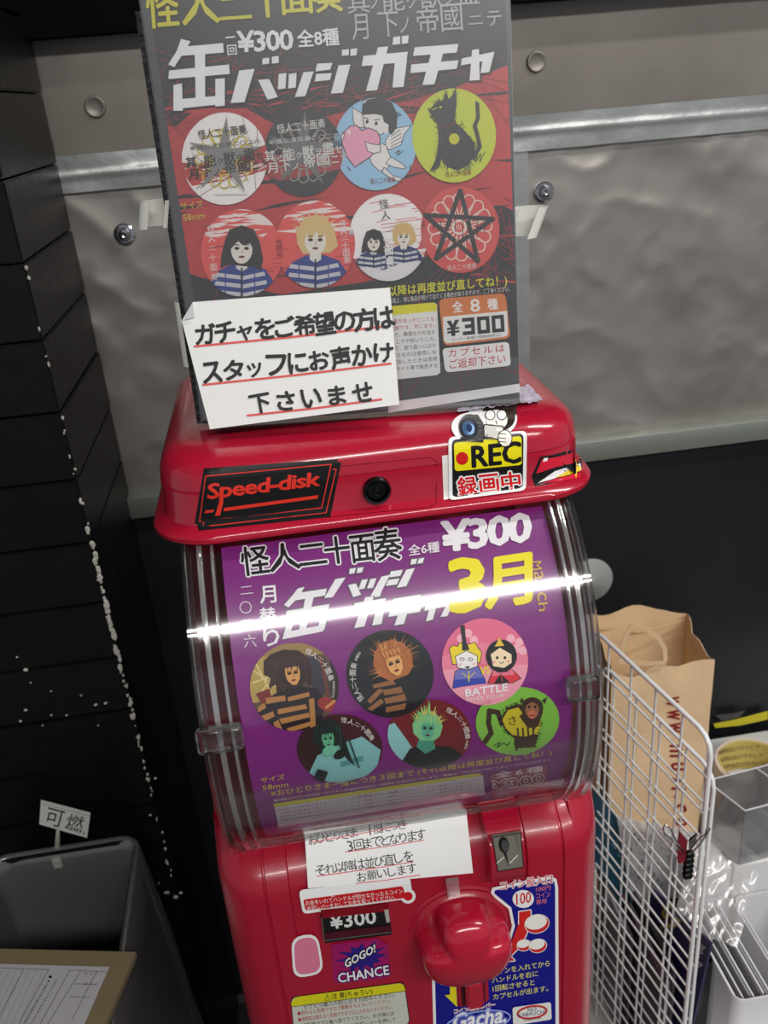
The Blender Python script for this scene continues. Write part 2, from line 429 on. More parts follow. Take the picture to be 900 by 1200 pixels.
for (x, z) in ((-0.166, -0.13), (0.360, -0.128), (0.85, -0.128)):
    bm = bmesh.new(); disc(bm, (x, 0.604, zz(z)), (0, -1, 0), [(0.0125, -0.004), (0.0125, 0), (0.011, 0.0012), (0.0085, 0.0014), (0.0080, 0.004), (0.006, 0.0065), (0.003, 0.007), (0.001, 0.0062)], 24)
    w = adopt(wb, obj('screw', bm, CHROME, smooth=True, edge=30))
for (x, z) in ((-0.172, 0.012), (0.352, 0.021), (0.88, 0.02)):
    bm = bmesh.new(); disc(bm, (x, 0.6085, zz(z)), (0, -1, 0), [(0.0120, -0.001), (0.0115, 0.0006), (0.0102, 0.0014), (0.0094, 0.0008), (0.001, 0.0009)], 28)
    adopt(wb, obj('screw_cover', bm, SHEET_U, smooth=True))
c = onY(691, 681, 0.594); bm = bmesh.new()
disc(bm, c, (0, -1, 0), [(0.037, -0.004), (0.037, 0.0), (0.0355, 0.0015), (0.010, 0.003), (0.008, 0.005), (0.0065, 0.006), (0.006, 0.009), (0.001, 0.0095)], 32)
adopt(wb, obj('screw_cover', bm, mat('frosted_grey_plastic', (150, 150, 148), 0.4, spec=0.6), smooth=True, edge=50))['label'] = 'round frosted grey cap on the black board'
# loose black cloth / board below the ledge, with a few soft folds
bk = adopt(wb, sheet('panel', ((-0.28, 0.6, zz(-1.45)), (1.6, 0.6, zz(-1.45)), (1.6, 0.6, zz(-0.5)), (-0.28, 0.6, zz(-0.5))), 0.004, BLACKW, None, 80, 40,
     lambda u, v: 0.006*noise.noise(Vector((u*7, v*5, 2)))+0.004*noise.noise(Vector((u*2+v*3, v*2, 7)))))
pr = Print(Plane((0, 0.588, 0), (0, -1, 0)), rough=0.6)
# yellow and grey tape marks low on the black board
pr.poly([(836, 848), (862, 843), (900, 833), (900, 843), (868, 850), (838, 853)], (196, 184, 40)); pr.poly([(838, 838), (858, 836), (874, 832), (866, 841), (846, 845)], (70, 70, 68))
bmk = pr.build('tape_mark', wb)
tb = bbox('trim_1', (-0.9, 0.575, zz(0.083)), (2.2, 0.66, zz(1.2)), mat('black_beam', (7, 7, 7), 0.9, spec=.1)); tag(tb, None, None, kind='structure')
# left pillar of black painted blocks
PAINT = mat('black_gloss_paint', (13, 13, 15), 0.38, spec=0.28, bump=0.5, bscale=38, var=0.3, vscale=12)
PAINT2 = mat('black_gloss_paint_side', (30, 30, 32), 0.34, spec=0.5, bump=0.4, bscale=24, var=0.25, vscale=9)
wl = bbox('wall_left', (-1.6, 0.362, 0), (-0.236, 0.70, 2.72), mat('black_grout', (5, 5, 6), 0.8)); tag(wl, None, None, kind='structure')
z = 0.1785; k = 0
while z > -1.5:
    z0 = max(z-0.0715, -1.5); xs = [-1.58, -1.12, -0.66, -0.226] if k % 2 else [-1.35, -0.89, -0.43, -0.226]
    for a, b in zip(xs, xs[1:]):
        dy = random.uniform(-.0012, .0012); dx = random.uniform(-.001, .001) if b == -0.226 else 0
        bm = bmesh.new(); box(bm, (a+0.0006, 0.350+dy, zz(z0)-.0015), (b+dx, 0.606, zz(z)-0.0006))
        bmesh.ops.bevel(bm, geom=bm.edges[:], offset=0.0016, segments=2, affect='EDGES')
        for v in bm.verts: v.co += Vector((0, 1, 0))*noise.noise(v.co*30)*0.0012+Vector((1, 0, 0))*noise.noise(v.co*45+Vector((4, 0, 0)))*0.001*(1 if b == -0.226 else 0)
        adopt(wl, obj('brick', bm, PAINT, smooth=True, edge=40))
    z -= 0.0745; k += 1
# chipped paint: pale plaster flakes bared along the pillar's corner
bm = bmesh.new()
def flake(x, y, z, sx, sz):
    r = bmesh.ops.create_icosphere(bm, subdivisions=1, radius=1)['verts']
    for v in r: v.co = Vector((x, y, z))+Vector((v.co.x*sx, v.co.y*0.0018, v.co.z*sz))*(1+0.35*noise.noise(v.co*3+Vector((x*90, 0, z*90))))
for z, d in [(-0.12, 2), (-0.2, 3), (-.27, 3), (-0.33, 4), (-0.38, 6), (-0.42, 9), (-0.45, 12), (-0.48, 13), (-0.51, 14), (-0.54, 12), (-0.57, 10), (-0.60, 8), (-0.64, 9), (-0.68, 5), (-0.70, 7), (-0.74, 6), (-0.78, 3), (-0.83, 3), (-0.87, 3), (-0.9, 4)]:
    for _ in range(d):
        s = random.uniform(.5, 1)*(1.25 if d > 8 else .75)
        flake(-0.2265+random.uniform(-.0022, .0012), 0.3490+random.uniform(0, .002), zz(z+random.uniform(-.02, .02)), 0.0024*s, 0.0050*s*random.uniform(.5, 1.2))
for (px, py, s) in ((30, 785, 1.6), (20, 770, .7), (36, 800, .6), (60, 810, .7), (112, 826, 1.4), (124, 824, 1.3), (30, 832, 1.2), (24, 845, 1), (95, 815, .7), (60, 838, .7), (78, 838, .7), (50, 850, .6), (115, 850, .6), (182, 912, 1), (176, 955, .9), (181, 1049, 1.3), (195, 1046, 2.0), (206, 1051, 1.8), (212, 1046, 1.4), (186, 1035, .7)):
    p = onY(px, py, 0.349); flake(p.x, p.y, p.z, 0.0020*s, 0.0015*s)
fk = adopt(wl, obj('paint_chips', bm, mat('bare_plaster', (190, 186, 176), 0.75))); fk['kind'] = 'stuff'
# ceiling fixtures: twin strip behind the camera, added one brightening the right side
for (x, y, lx, ly, lb) in ((0.55, -1.89, 2.4, 0.26, 'long white twin strip light behind the camera'), (1.30, -0.25, 1.2, 0.10, 'short white strip light added to brighten the right side')):
    f = bbox('ceiling_light', (x-lx/2-.03, y-ly/2-.02, 2.672), (x+lx/2+.03, y+ly/2+.02, 2.72), mat('lamp_housing', (230, 230, 230), 0.5)); tag(f, lb, 'light')

# ================================================================== CAPSULE MACHINE
mach = thing('capsule_machine', 'red capsule toy vending machine with clear drum window and round twist handle', 'vending machine', (0.055, 0.1, 0.36))
X0, X1 = -0.100, 0.212
def ringpts(x0, x1, y0, y1, r, z, n=9):
    P = []
    for (cx_, cy_, a0) in ((x1-r, y0+r, -90), (x1-r, y1-r, 0), (x0+r, y1-r, 90), (x0+r, y0+r, 180)):
        for k in range(n+1):
            a = math.radians(a0+90*k/n); P.append(Vector((cx_+r*math.cos(a), cy_+r*math.sin(a), zz(z))))
    # extra points along the front edge keep the long faces narrow
    return P
prof = [(0.003, -.2600), (0.0, -.2590), (-0.0003, -.2560), (0.0012, -.2535), (0.0048, -.2520), (0.0074, -.2500), (0.0084, -.2460), (0.0090, -.2280), (0.0099, -.2275), (0.0099, -.2265), (0.0092, -.2260), (0.0102, -.2180), (0.0118, -.2135), (0.0150, -.2095), (0.0205, -.2064), (0.030, -.2046), (0.055, -.2038), (0.085, -.2036)]
bm = bmesh.new()
loft(bm, [ringpts(X0+i, X1-1.0*i, -0.0215+i, 0.25-i, max(0.045-i*0.35, 0.012), z) for i, z in prof])
lid = adopt(mach, obj('lid', bm, RED, smooth=True, edge=38)); lid['label'] = 'glossy crimson lid with a flared lower lip'
# body
fr = {'A': [(-.035, -1.14), (-.035, -.95), (-.035, -.75), (-.035, -.66), (-.035, -.575), (-.0335, -.5645), (-.030, -.556), (-.024, -.549), (-.006, -.530), (.002, -.520), (.010, -.506), (.022, -.499), (.10, -.497), (.25, -.497), (.25, -1.14)],
      'B': [(-.035, -1.14), (-.035, -.95), (-.035, -.75), (-.035, -.66), (-.035, -.575), (-.0335, -.5645), (-.030, -.556), (-.024, -.549), (-.008, -.5385), (-.002, -.5375), (.010, -.546), (.022, -.560), (.10, -.572), (.25, -.572), (.25, -1.14)]}
def station(x, plain=False):
    p = fr['B'] if -0.0815 < x < 0.1885 else fr['A']; r = 0.036
    d = max(0, (X0-0.002+r)-x, x-(X1+0.004-r)); d = min(d, r); c = r-math.sqrt(max(r*r-d*d, 0))
    rec0 = 0.003 if -0.045 < x < 0.148 else 0
    gr = 0.0016 if (abs(x+0.064) < .0006 or abs(x-0.178) < .0006) else 0
    out = []
    if plain: rec0 = gr = 0
    for (y, z) in p:
        rec = rec0 if z > -.578 else 0
        yy = y+(c+rec+gr if y < 0.09 else 0); zd = z-(min(c, .02)*0.6 if z > -.53 else 0)-(gr if z > -.53 else 0)
        if y > 0.2: yy = y-c*0.5
        out.append(Vector((x, yy, zz(zd))))
    return out
xs = [X0-.002+t for t in (0, .0006, .002, .0045, .008, .013, .019, .0205)]+[-.0816, -.0814, -.070, -.0654, -.0644, -.0640, -.0636, -.0626, -.0455, -.0445, -.02, .01, .04, .07, .10, .13, .1475, .1485, .165, .1766, .1776, .178, .1784, .1794, .1884, .1886]+[X1+.004-t for t in (.0195, .018, .013, .008, .0045, .002, .0006, 0)]
xs = sorted(set(xs)); bm = bmesh.new(); loft(bm, [station(x) for x in xs])
body = adopt(mach, obj('body', bm, RED2, smooth=True, edge=32)); body['label'] = 'lower crimson housing'
BODY = loft_surface([station(x, True) for x in xs], 5.0)
bk_ = adopt(mach, bbox('back_panel', (-0.092, 0.222, zz(-.575)), (0.204, 0.248, zz(-.255)), RED2))
for x0 in (-0.092, 0.196):
    adopt(mach, bbox('side_post', (x0, 0.16, zz(-.50)), (x0+.008, 0.222, zz(-.255)), RED2))
# clear drum window
YC, ZC, R = 0.075, zz(-0.395), 0.160
CLEAR = clear_plastic('clear_drum_plastic', gloss=0.04, rough=0.10, top=0.32, ior=1.3)
GL = bpy.data.materials.new('thick_clear_plastic'); GL.use_nodes = True
g = GL.node_tree.nodes['Principled BSDF']; g.inputs['Transmission Weight'].default_value = 1; g.inputs['Roughness'].default_value = 0.04; g.inputs['IOR'].default_value = 1.46
RIMC = clear_plastic('clear_rim_plastic', tint=(0.93, 0.92, 0.92), gloss=0.30, rough=0.12, streak=1.0, facing=0.5, white=0.16)
def arcshell(x0, x1, r, th, a0, a1, n=44):
    bm = bmesh.new(); rings = []
    for k in range(n+1):
        a = math.radians(a0+(a1-a0)*k/n); co, si = math.cos(a), math.sin(a)
        rings.append([Vector((x, YC-q*co, ZC+q*si)) for (x, q) in ((x0, r), (x1, r), (x1, r-th), (x0, r-th))])
    loft(bm, rings); return bm
win = adopt(mach, obj('drum_window', arcshell(-0.0795, 0.1865, R, 0.0022, -49.5, 60), CLEAR, smooth=True, edge=40)); win['label'] = 'clear curved drum window'
def sub(o, par): return adopt(par, o)
for (a, b) in ((-0.0800, -0.0745), (-0.0700, -0.0665), (-0.0610, -0.0590), (0.1700, 0.1720), (0.1755, 0.1785), (0.1815, 0.1870)):
    sub(obj('rim', arcshell(a, b, R+0.0032 if a in (-0.0800, 0.1815) else R+.0014, 0.007, -51, 60), GL if a in (-0.0800, 0.1815) else RIMC, smooth=True, edge=40), win)
for x in (-0.0785, 0.1845):
    bm = bmesh.new(); P = [Vector((x, YC-(R-.004)*math.cos(math.radians(a)), ZC+(R-.004)*math.sin(math.radians(a)))) for a in range(-50, 61, 5)]
    P += [Vector((x, 0.12, P[-1].z)), Vector((x, 0.12, P[0].z))]
    f0 = [bm.verts.new(p) for p in P]; f1 = [bm.verts.new(p+Vector((.001, 0, 0))) for p in P]
    bm.faces.new(f0[::-1]); bm.faces.new(f1)
    for i in range(len(P)): bm.faces.new((f0[i], f0[(i+1) % len(P)], f1[(i+1) % len(P)], f1[i]))
    sub(obj('end_plate', bm, RIMC), win)
bm = arcshell(-0.078, 0.185, R+0.0018, 0.0045, -51, -48.5)
sub(obj('lower_lip', bm, GL, smooth=True, edge=40), win)
for (px, py, w) in ((258, 862, .030), (681, 803, .022)):
    p = Drum(YC, ZC, R).hit(px, py, 0.004); n = Vector((0, p.y-YC, p.z-ZC)).normalized(); a = math.atan2(n.z, -n.y)
    M = Matrix.Translation(p) @ Matrix.Rotation(-a, 4, 'X')
    sub(bbox('latch', (-w/2, -.005, -.0085), (w/2, .005, .0085), GL, bevel=.003, seg=3, M=M), win)
# inside: pale capsules just visible at the ends
# lock
p = onY(441, 573, -0.012); bm = bmesh.new()
disc(bm, (p.x, -0.013, p.z), (0, -1, 0), [(0.0095, -.002), (0.0095, .0032), (0.0088, .0042), (0.0075, .0038), (0.0068, .0012), (0.001, .0010)], 32)
lock = adopt(mach, obj('lock', bm, DARKCHROME, smooth=True, edge=35)); lock['label'] = 'dark chrome round key lock'
bm = bmesh.new(); disc(bm, (p.x, -0.0140, p.z), (0, -1, 0), [(0.0058, -.001), (0.0058, .0022), (0.0052, .0028), (0.0030, .0028), (0.0028, .0018), (0.001, .0018)], 28)
adopt(lock, obj('barrel', bm, DARKCHROME, smooth=True, edge=35))
bm = bmesh.new(); box(bm, (p.x-.0007, -0.0175, p.z+.0005), (p.x+.0007, -0.0165, p.z+.0038)); adopt(lock, obj('key_slot', bm, BLACKP))
_lp = [(-.0003, -.2560), (0.0012, -.2535), (0.0048, -.2520), (0.0074, -.2500), (0.0084, -.2460), (0.0088, -.238), (0.0092, -.2260), (0.0102, -.2180), (0.0110, -.2155), (0.0118, -.2135), (0.0133, -.2114), (0.0150, -.2095), (0.0175, -.2078), (0.0205, -.2064), (0.025, -.2053), (0.030, -.2046), (0.042, -.2041), (0.055, -.2038), (0.085, -.2036)]
LID = loft_surface([ringpts(X0+i, X1-1.0*i, -0.0215+i, 0.25-i, max(0.045-i*0.35, 0.012), z) for i, z in _lp], 3.0)
# faint pressed rectangle round the lock
pr = Print(LID, 0.0001, rough=0.25)
# ---- lid stickers
RJ = (222, 52, 40)
pr = Print(LID, 0.0002, rough=0.3)
pr.poly([(239, 549), (396, 538), (384, 601), (233, 622), (231, 614), (228, 614)], BLK)
pr.poly([(394, 542), (400, 541), (387, 606), (233, 622), (233, 615)], BLK)
pr.line([(241, 558), (388, 544), (377, 595), (234, 611), (241, 558)], 1.2, RJ); pr.line([(390, 550), (394, 549.5), (382, 601), (238, 617), (239, 612)], 1.2, RJ)
t = 'Speed-disk'
pr.text(t, 243, 590, 373, 573.5, 23, RJ, 0.035, 0.22, 0.92, h1=21)
pr.text(t, 243.8, 590.3, 373.8, 573.8, 23, RJ, 0.035, 0.22, 0.92, h1=21)
pr.poly([(263, 595), (373, 580), (372, 584), (262, 599)], RJ); pr.poly([(241, 598), (251, 597), (250, 600), (240, 601.5)], RJ); pr.poly([(257, 588), (262, 587), (258, 604), (252, 604.5)], RJ)
pr.build('logo_sticker', lid, 'black parallelogram sticker with orange-red lettering Speed-disk')
pr = Print(LID, 0.0002, rough=0.35)
pr.poly([(518, 534), (533, 532), (534, 583), (520, 586)], (238, 234, 230)); pr.build('paper_strip', lid)
pr = Print(LID, 0.0012, rough=0.3)
pr.poly(rrect((525, 513), (617, 505), (616, 576), (526, 588), 7), WHT); pr.poly(ell(574, 495, 32, 20, -8), WHT); pr.poly(ell(553, 502, 24, 17), WHT); pr.poly([(540, 480), (606, 476), (607, 510), (540, 515)][0:0] or ell(590, 488, 15, 14), WHT)
pr.poly(rrect((529, 516), (613, 508), (612, 573), (530, 584), 6), BLK); pr.poly(rrect((531.5, 519), (610.5, 511), (611, 544), (532.5, 551.5), 4), (236, 224, 20))
pr.text('REC', 553, 547, 609, 541, 24, BLK, 0.06); pr.text('REC', 553.7, 547, 609.7, 541, 24, BLK, 0.06); pr.poly(ell(541, 536.5, 7.2, 7.4), (206, 24, 24))
for i, ch in enumerate('録画中'):
    for dx, dy in ((-1.6, 0), (1.6, 0), (0, -1.6), (0, 1.6), (1.1, 1.1), (-1.1, -1.1), (1.1, -1.1), (-1.1, 1.1)): pr.glyph(ch, 547+i*25.5+dx, 569-i*2.8+dy, 22.5, 23, -6, WHT, 0.03)
for i, ch in enumerate('録画中'): pr.glyph(ch, 547+i*25.5, 569-i*2.8, 22.5, 23, -6, (214, 24, 30), 0.03)
# man with glasses and a camcorder
pr.poly(ell(588, 491, 15.5, 14), (40, 30, 26)); pr.poly([(570, 481), (580, 476), (592, 475), (604, 479), (606, 486), (600, 494), (572, 490)], (52, 34, 26)); pr.poly([(594, 478), (606, 476), (605, 484)], (52, 34, 26))
pr.poly(ell(582, 494, 12.5, 11), (240, 236, 230))
for cx_, cy_ in ((574.5, 489), (588, 489)): pr.poly(ell(cx_, cy_, 6, 6), BLK); pr.poly(ell(cx_, cy_, 5, 5), (244, 244, 244))
pr.line([(567, 483), (577, 481), (590, 481), (597, 486)], 3, (48, 32, 26)); pr.line([(581, 496), (582, 499)], 1, BLK)
pr.poly(ell(551, 502, 13.5, 13.5), (96, 96, 98)); pr.poly([(546, 489), (560, 489), (566, 498), (566, 514), (548, 517)], (66, 66, 68)); pr.poly(ell(549, 504, 11, 11.5), (38, 38, 40)); pr.poly(ell(549, 504, 7.5, 8), (60, 90, 130)); pr.poly(ell(551, 505, 4.5, 5.5), (150, 190, 225)); pr.poly(ell(549.5, 504, 3.5, 4.5), (30, 50, 90))
pr.line([(540, 515), (565, 517)], 3, BLK)
pr.poly(rrect((566, 499.5), (590, 501), (589, 516), (566, 513.5), 2), BLK); pr.poly(rrect((567.2, 500.8), (589, 502.2), (588, 514.8), (567.2, 512.3), 2), (206, 204, 196)); pr.line([(569, 511), (571, 511)], 1, BLK); pr.poly([(581, 503.5), (588, 504.2), (588, 507), (581, 506.4)], (240, 238, 230))
pr.poly(ell(591, 514, 8.5, 9), BLK); pr.poly(ell(591, 514, 7.5, 8), (246, 240, 228))
for k in range(3): pr.line([(583, 509+k*4), (592, 510+k*4)], .9, BLK)
pr.build('recording_sticker', lid, 'yellow and black sticker of a man in glasses filming with a camcorder')
pr = Print(LID, 0.0002, rough=0.3)
pr.poly([(633, 535), (647, 533), (677, 525), (681, 530), (682, 545), (678, 556), (640, 568), (627, 570), (623, 558)], BLK)
pr.poly([(635, 538), (650, 536), (678, 529), (679, 541), (652, 547), (628, 555)], (208, 30, 56)); pr.poly([(637, 537), (642, 536), (641, 540), (636, 541)], WHT)
pr.poly([(630, 566), (650, 552), (680, 543), (681, 551), (660, 557), (645, 562)], WHT); pr.poly([(650, 560), (664, 552), (679, 546), (680, 552), (665, 557)], (226, 196, 40)); pr.poly([(632, 567), (650, 561), (680, 554), (680, 560), (655, 564)], (208, 30, 56))
pr.poly([(674, 537), (676, 546), (682, 549), (676, 552), (675, 561), (672, 552), (667, 550), (672, 546)], (240, 206, 60))
pr.build('flash_sticker', lid, 'red, white and black swoosh sticker wrapped round the corner')
# lock plate outline, its crease shade and edge highlight painted as lines
pr = Print(LID, 0.00008, rough=0.2); pr.line([(375, 549), (504, 536), (512, 541), (511, 588), (505, 594), (385, 606)], 0.9, (120, 8, 28)); pr.line([(376, 550.2), (504, 537.2)], 0.6, (205, 40, 66)); pr.build('plate_outline', lid)
# ---- coin slot housing
bm = bmesh.new(); P0 = []
xa, xb = 0.1135, 0.1445
rings = []
for (y, z, ins) in ((-.0300, -.5835, .0), (-.0425, -.5820, .001), (-.0450, -.5790, .002), (-.0450, -.5450, .002), (-.0425, -.5405, .002), (-.020, -.5290, .001), (-.006, -.5300, .0)):
    rings.append([Vector((xa+ins, y, zz(z))), Vector((xb-ins, y, zz(z))), Vector((xb, max(y, -.02)+.012, zz(z))), Vector((xa, max(y, -.02)+.012, zz(z)))])
loft(bm, rings); bmesh.ops.bevel(bm, geom=[e for e in bm.edges if len(e.link_faces) == 2 and e.calc_face_angle(0) > .5], offset=.0012, segments=2, affect='EDGES')
coin = adopt(mach, obj('coin_housing', bm, RED, smooth=True, edge=40))
CP = Plane((0, -0.0450, 0), (0, -1, 0)); q = [CP.hit(x, y, 0) for x, y in ((583, 1020), (613, 1015), (610, 974), (576, 979))]
pl = adopt(coin, sheet('coin_plate', q, 0.0012, mat('brushed_steel', (178, 176, 164), 0.38, 0.7)))
for v in pl.data.vertices: v.co.y -= 0.0008
pr = Print(CP, 0.0011, rough=0.3)
pr.line([(577, 980), (610, 975), (613, 1015), (583, 1020), (577, 980)], 1.0, (60, 20, 26))
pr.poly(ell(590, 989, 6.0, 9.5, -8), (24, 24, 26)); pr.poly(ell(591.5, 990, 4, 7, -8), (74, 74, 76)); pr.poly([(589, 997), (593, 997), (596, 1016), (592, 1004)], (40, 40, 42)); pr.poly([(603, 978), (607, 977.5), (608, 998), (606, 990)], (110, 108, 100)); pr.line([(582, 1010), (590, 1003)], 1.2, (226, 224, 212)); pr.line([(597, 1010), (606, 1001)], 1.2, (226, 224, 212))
pr.build('coin_slot', coin, 'dark oval coin opening')
# ---- twist handle
hc = onY(540, 1086, -0.033); HX, HZ = hc.x, hc.z
bm = bmesh.new(); disc(bm, (HX, -0.032, HZ), (0, -1, 0), [(0.0465, -.002), (0.0465, .0015), (0.0445, .0028), (0.0420, .0022), (0.0400, .0035), (0.0385, .0055), (0.020, .006), (0.001, .006)], 56)
dial = adopt(mach, obj('handle_base', bm, RED2, smooth=True, edge=40))
bm = bmesh.new(); rings = []
def hr(th):
    d = lambda a: abs((th-a+180) % 360-180)
    return 0.0385*(1-0.40*math.exp(-(d(34)/17)**2)-0.40*math.exp(-(d(146)/17)**2)-0.16*math.exp(-(d(270)/30)**2))
for (h, s, e) in ((0.004, 1.0, 1), (0.012, 1.0, 1), (0.024, .975, 1), (0.0285, .945, 1), (0.032, .88, .9), (0.0350, .76, .75), (0.0372, .58, .5), (0.0385, .36, .2), (0.0390, .12, 0)):
    rings.append([Vector((HX+s*(hr(t)*e+0.034*(1-e))*math.cos(math.radians(t)), -0.034-h, HZ+s*(hr(t)*e+0.034*(1-e))*math.sin(math.radians(t)))) for t in range(0, 360, 5)])
loft(bm, rings); adopt(mach, obj('handle', bm, RED, smooth=True, edge=50))['label'] = 'round red twist handle with finger scallops'
# ---- coin return lever
def bodyq(pts, off): return [BODY.hit(x, y, off) for x, y in pts]
a, b = onY(536, 1178, -.034), onY(571, 1138, -.034)
fr_ = bmesh.new(); box(fr_, (a.x, -.037, a.z), (b.x, -.030, b.z+.006)); bmesh.ops.bevel(fr_, geom=fr_.edges[:], offset=.0015, segments=2, affect='EDGES')
lf = adopt(mach, obj('lever_frame', fr_, RED2, smooth=True, edge=40))
bm = bmesh.new(); box(bm, (a.x+.0035, -.0378, a.z+.004), (b.x-.0035, -.0365, b.z+.002)); adopt(lf, obj('recess_shade', bm, mat('painted_shade_red', (70, 6, 18), .5)))  # darker red slab stands in for the shade round the lever
bm = bmesh.new(); box(bm, (a.x+.0065, -.0465, a.z+.007), (b.x-.0065, -.0375, b.z+.001)); bmesh.ops.bevel(bm, geom=bm.edges[:], offset=.002, segments=2, affect='EDGES'); adopt(lf, obj('lever', bm, RED, smooth=True, edge=40))
# ---- price window
q = [onY(x, y, -.0345) for x, y in ((381, 1103), (459, 1093), (455, 1064), (376, 1073))]
pw = adopt(mach, sheet('price_window', q, 0.004, mat('smoked_window', (24, 12, 18), 0.15)))
for v in pw.data.vertices: v.co.y -= 0.002
PWP = Plane((0, -0.0368, 0), (0, -1, 0)); pr = Print(PWP, 0.0002, rough=0.25)
pr.poly([(378, 1074), (453, 1065), (455, 1083), (380, 1092)], BLK); pr.poly([(380, 1093), (456, 1084), (457, 1092), (382, 1101)], (70, 14, 30))
pr.clip = [(378, 1075), (453, 1067.5), (456, 1092), (380, 1102)]
pr.clip = None; pr.text('¥300', 388, 1088.5, 441, 1081.5, 16, (216, 216, 214), 0.05, 0, 1.0)
pr.poly([(376, 1066), (455, 1058), (455, 1067.5), (378, 1076)], (126, 8, 26))
pr.poly([(450, 1066), (455, 1065), (457, 1080), (453, 1081)], (170, 168, 160)); pr.line([(377, 1075), (380, 1102), (458, 1092)], 1.2, (90, 88, 86))
pr.build('price_lettering', pw)
# ---- body stickers
PINK = (214, 120, 150)
pr = Print(BODY, 0.0002, rough=0.4)
pr.poly(rrect((341, 1098), (372, 1093), (380, 1140), (344, 1147), 14), WHT); pr.poly(rrect((344, 1101), (370, 1096.5), (377, 1138), (346.5, 1143.5), 12), PINK)
pr.build('pink_sticker', body, 'rounded pink sticker with a white edge')
pr = Print(BODY, 0.0002, rough=0.3)
pr.poly([(388, 1107), (441, 1099), (455, 1107), (458, 1144), (447, 1147), (397, 1152), (391, 1150)], (150, 20, 92))
c0 = (424, 1122); P = []
for k in range(24):
    a = math.radians(k*15); r = 30 if k % 2 == 0 else 17; r *= 1+.15*math.sin(k*2.3); P.append((c0[0]+r*math.cos(a)*1.0, c0[1]+r*math.sin(a)*.62-.12*r*math.cos(a)))
pr.poly(P, (40, 26, 120))
pr.otext('GOGO!', 405, 1134, 440, 1115, 9, WHT, BLK, 1.0, 0.05); pr.otext('CHANCE', 397, 1151, 456, 1141, 10.5, WHT, (60, 16, 90), 1.4, 0.04)
pr.build('chance_sticker', body, 'magenta and blue burst sticker reading GOGO! CHANCE')
pr = Print(BODY, 0.0002, rough=0.4)
pr.poly(rrect((350, 1043), (480, 1026), (484, 1052), (355, 1071), 6), WHT); pr.poly(ell(478, 1050, 9, 8.5), WHT)
pr.poly(rrect((355, 1054), (472, 1038), (476, 1052), (358, 1067), 3), (196, 26, 34)); pr.poly(ell(478, 1050, 5.5, 5.2), (196, 26, 34))
pr.text('お金をいれてハンドルが回せなかったらコイン', 358.5, 1061, 472, 1046.5, 5.6, WHT, 0.01); pr.text('返却レバーをおしてお金を取ってください。', 360, 1067.5, 463, 1053.5, 5.6, WHT, 0.01)
pr.build('refund_sticker', body, 'red strip sticker with white lettering')
pr = Print(BODY, 0.0002, rough=0.4)
pr.poly(rrect((340, 1168), (474, 1150), (481, 1200), (345, 1222), 7), BLK); pr.poly(rrect((341, 1169), (473.2, 1151.2), (480, 1200), (346, 1221), 7), (196, 198, 186))
pr.poly([(341, 1176), (344, 1170), (350, 1167.5), (468, 1152), (473, 1154), (475, 1161), (342.5, 1179.5)], (212, 204, 30)); pr.line([(342.5, 1179.5), (475, 1161)], .7, BLK)
pr.text('⚠注 意(ちゅうい)', 381, 1173, 437, 1165.5, 8.0, BLK, 0.02)
pr.text('カプセル購入の前に必ずお読みください。', 356, 1183, 463, 1168, 5.6, BLK, 0.01)
for k, t in enumerate(('●割れると危険ですので衝撃を与えないでください。', '●透明部は割れると危険ですので口に入れないでください。', '●空容器はゴミ箱へ捨ててください。お子様には', '●コインが詰まったときは返却レバーを押して')):
    pr.text(t, 349+k, 1190+k*7.2, 458+k*2, 1175+k*7.2, 5.2, (170, 30, 50) if k < 2 else (30, 30, 30), 0.005)
pr.build('caution_sticker', body, 'grey caution label with a yellow heading')
# blue instruction decal
BLU = (18, 18, 132)
OUT = [(577, 1040), (645, 1026), (652, 1030), (654, 1040), (655, 1222), (509, 1240), (506, 1140), (511, 1136), (560, 1150), (590, 1118), (600, 1085), (596, 1065), (580, 1052), (575, 1046)]
INN = [(580, 1043), (645, 1030), (649.5, 1033), (650.5, 1041), (651, 1222), (512, 1238), (509.5, 1143), (514, 1140), (560, 1153), (593, 1120), (603.5, 1085), (599, 1063), (583, 1050), (579, 1046.5)]
pr = Print(BODY, 0.0002, rough=0.4); pr.poly(OUT, WHT); pr.poly(INN, BLU)
pr.otext('コイン投入口', 586.5, 1043, 647, 1034.5, 10, (214, 30, 50), WHT, .8, 0.02)
pr.poly(ell(613, 1053, 12.5, 10.5), WHT); pr.text('100', 605, 1060, 622, 1057, 13, (206, 30, 40), 0.03)
pr.text('100円', 628, 1045, 645, 1042.5, 6, (232, 120, 130), .02); pr.text('コイン', 628, 1052.5, 645, 1050, 6, (232, 120, 130), .02); pr.text('専用', 628, 1060, 640, 1058, 6, (232, 120, 130), .02)
arr = [(608, 1068), (621.5, 1066), (622, 1078), (616, 1096), (608, 1110), (598, 1120), (603, 1125), (574, 1128), (590, 1115), (602, 1100), (608, 1084)]
pr.line(arr+arr[:1], 2.2, WHT); pr.poly(arr, (206, 34, 34))
for (x, y, rx, ry) in ((629, 1082, 14, 10.5), (614, 1107, 8, 6), (630, 1107.5, 10, 7.5)):
    pr.poly(ell(x, y, rx+.8, ry+.8, -12), WHT); pr.poly(ell(x, y, rx, ry, -12), (206, 34, 34)); pr.poly(ell(x-1.2, y-2, rx*.93, ry*.80, -12), (238, 238, 232))
pr.line([(608, 1084), (602, 1100), (590, 1115)], 3.4, (206, 34, 34))
for k, (t, x1) in enumerate((('コインを入れてから', 644), ('ハンドルを右に', 630), ('1回転させると', 626), ('カプセルが出ます。', 642))):
    pr.text(t, 576+k*.6, 1142+k*9.6, x1, 1142+k*9.6-(x1-576)*.16, 7, (226, 220, 120), 0.012)
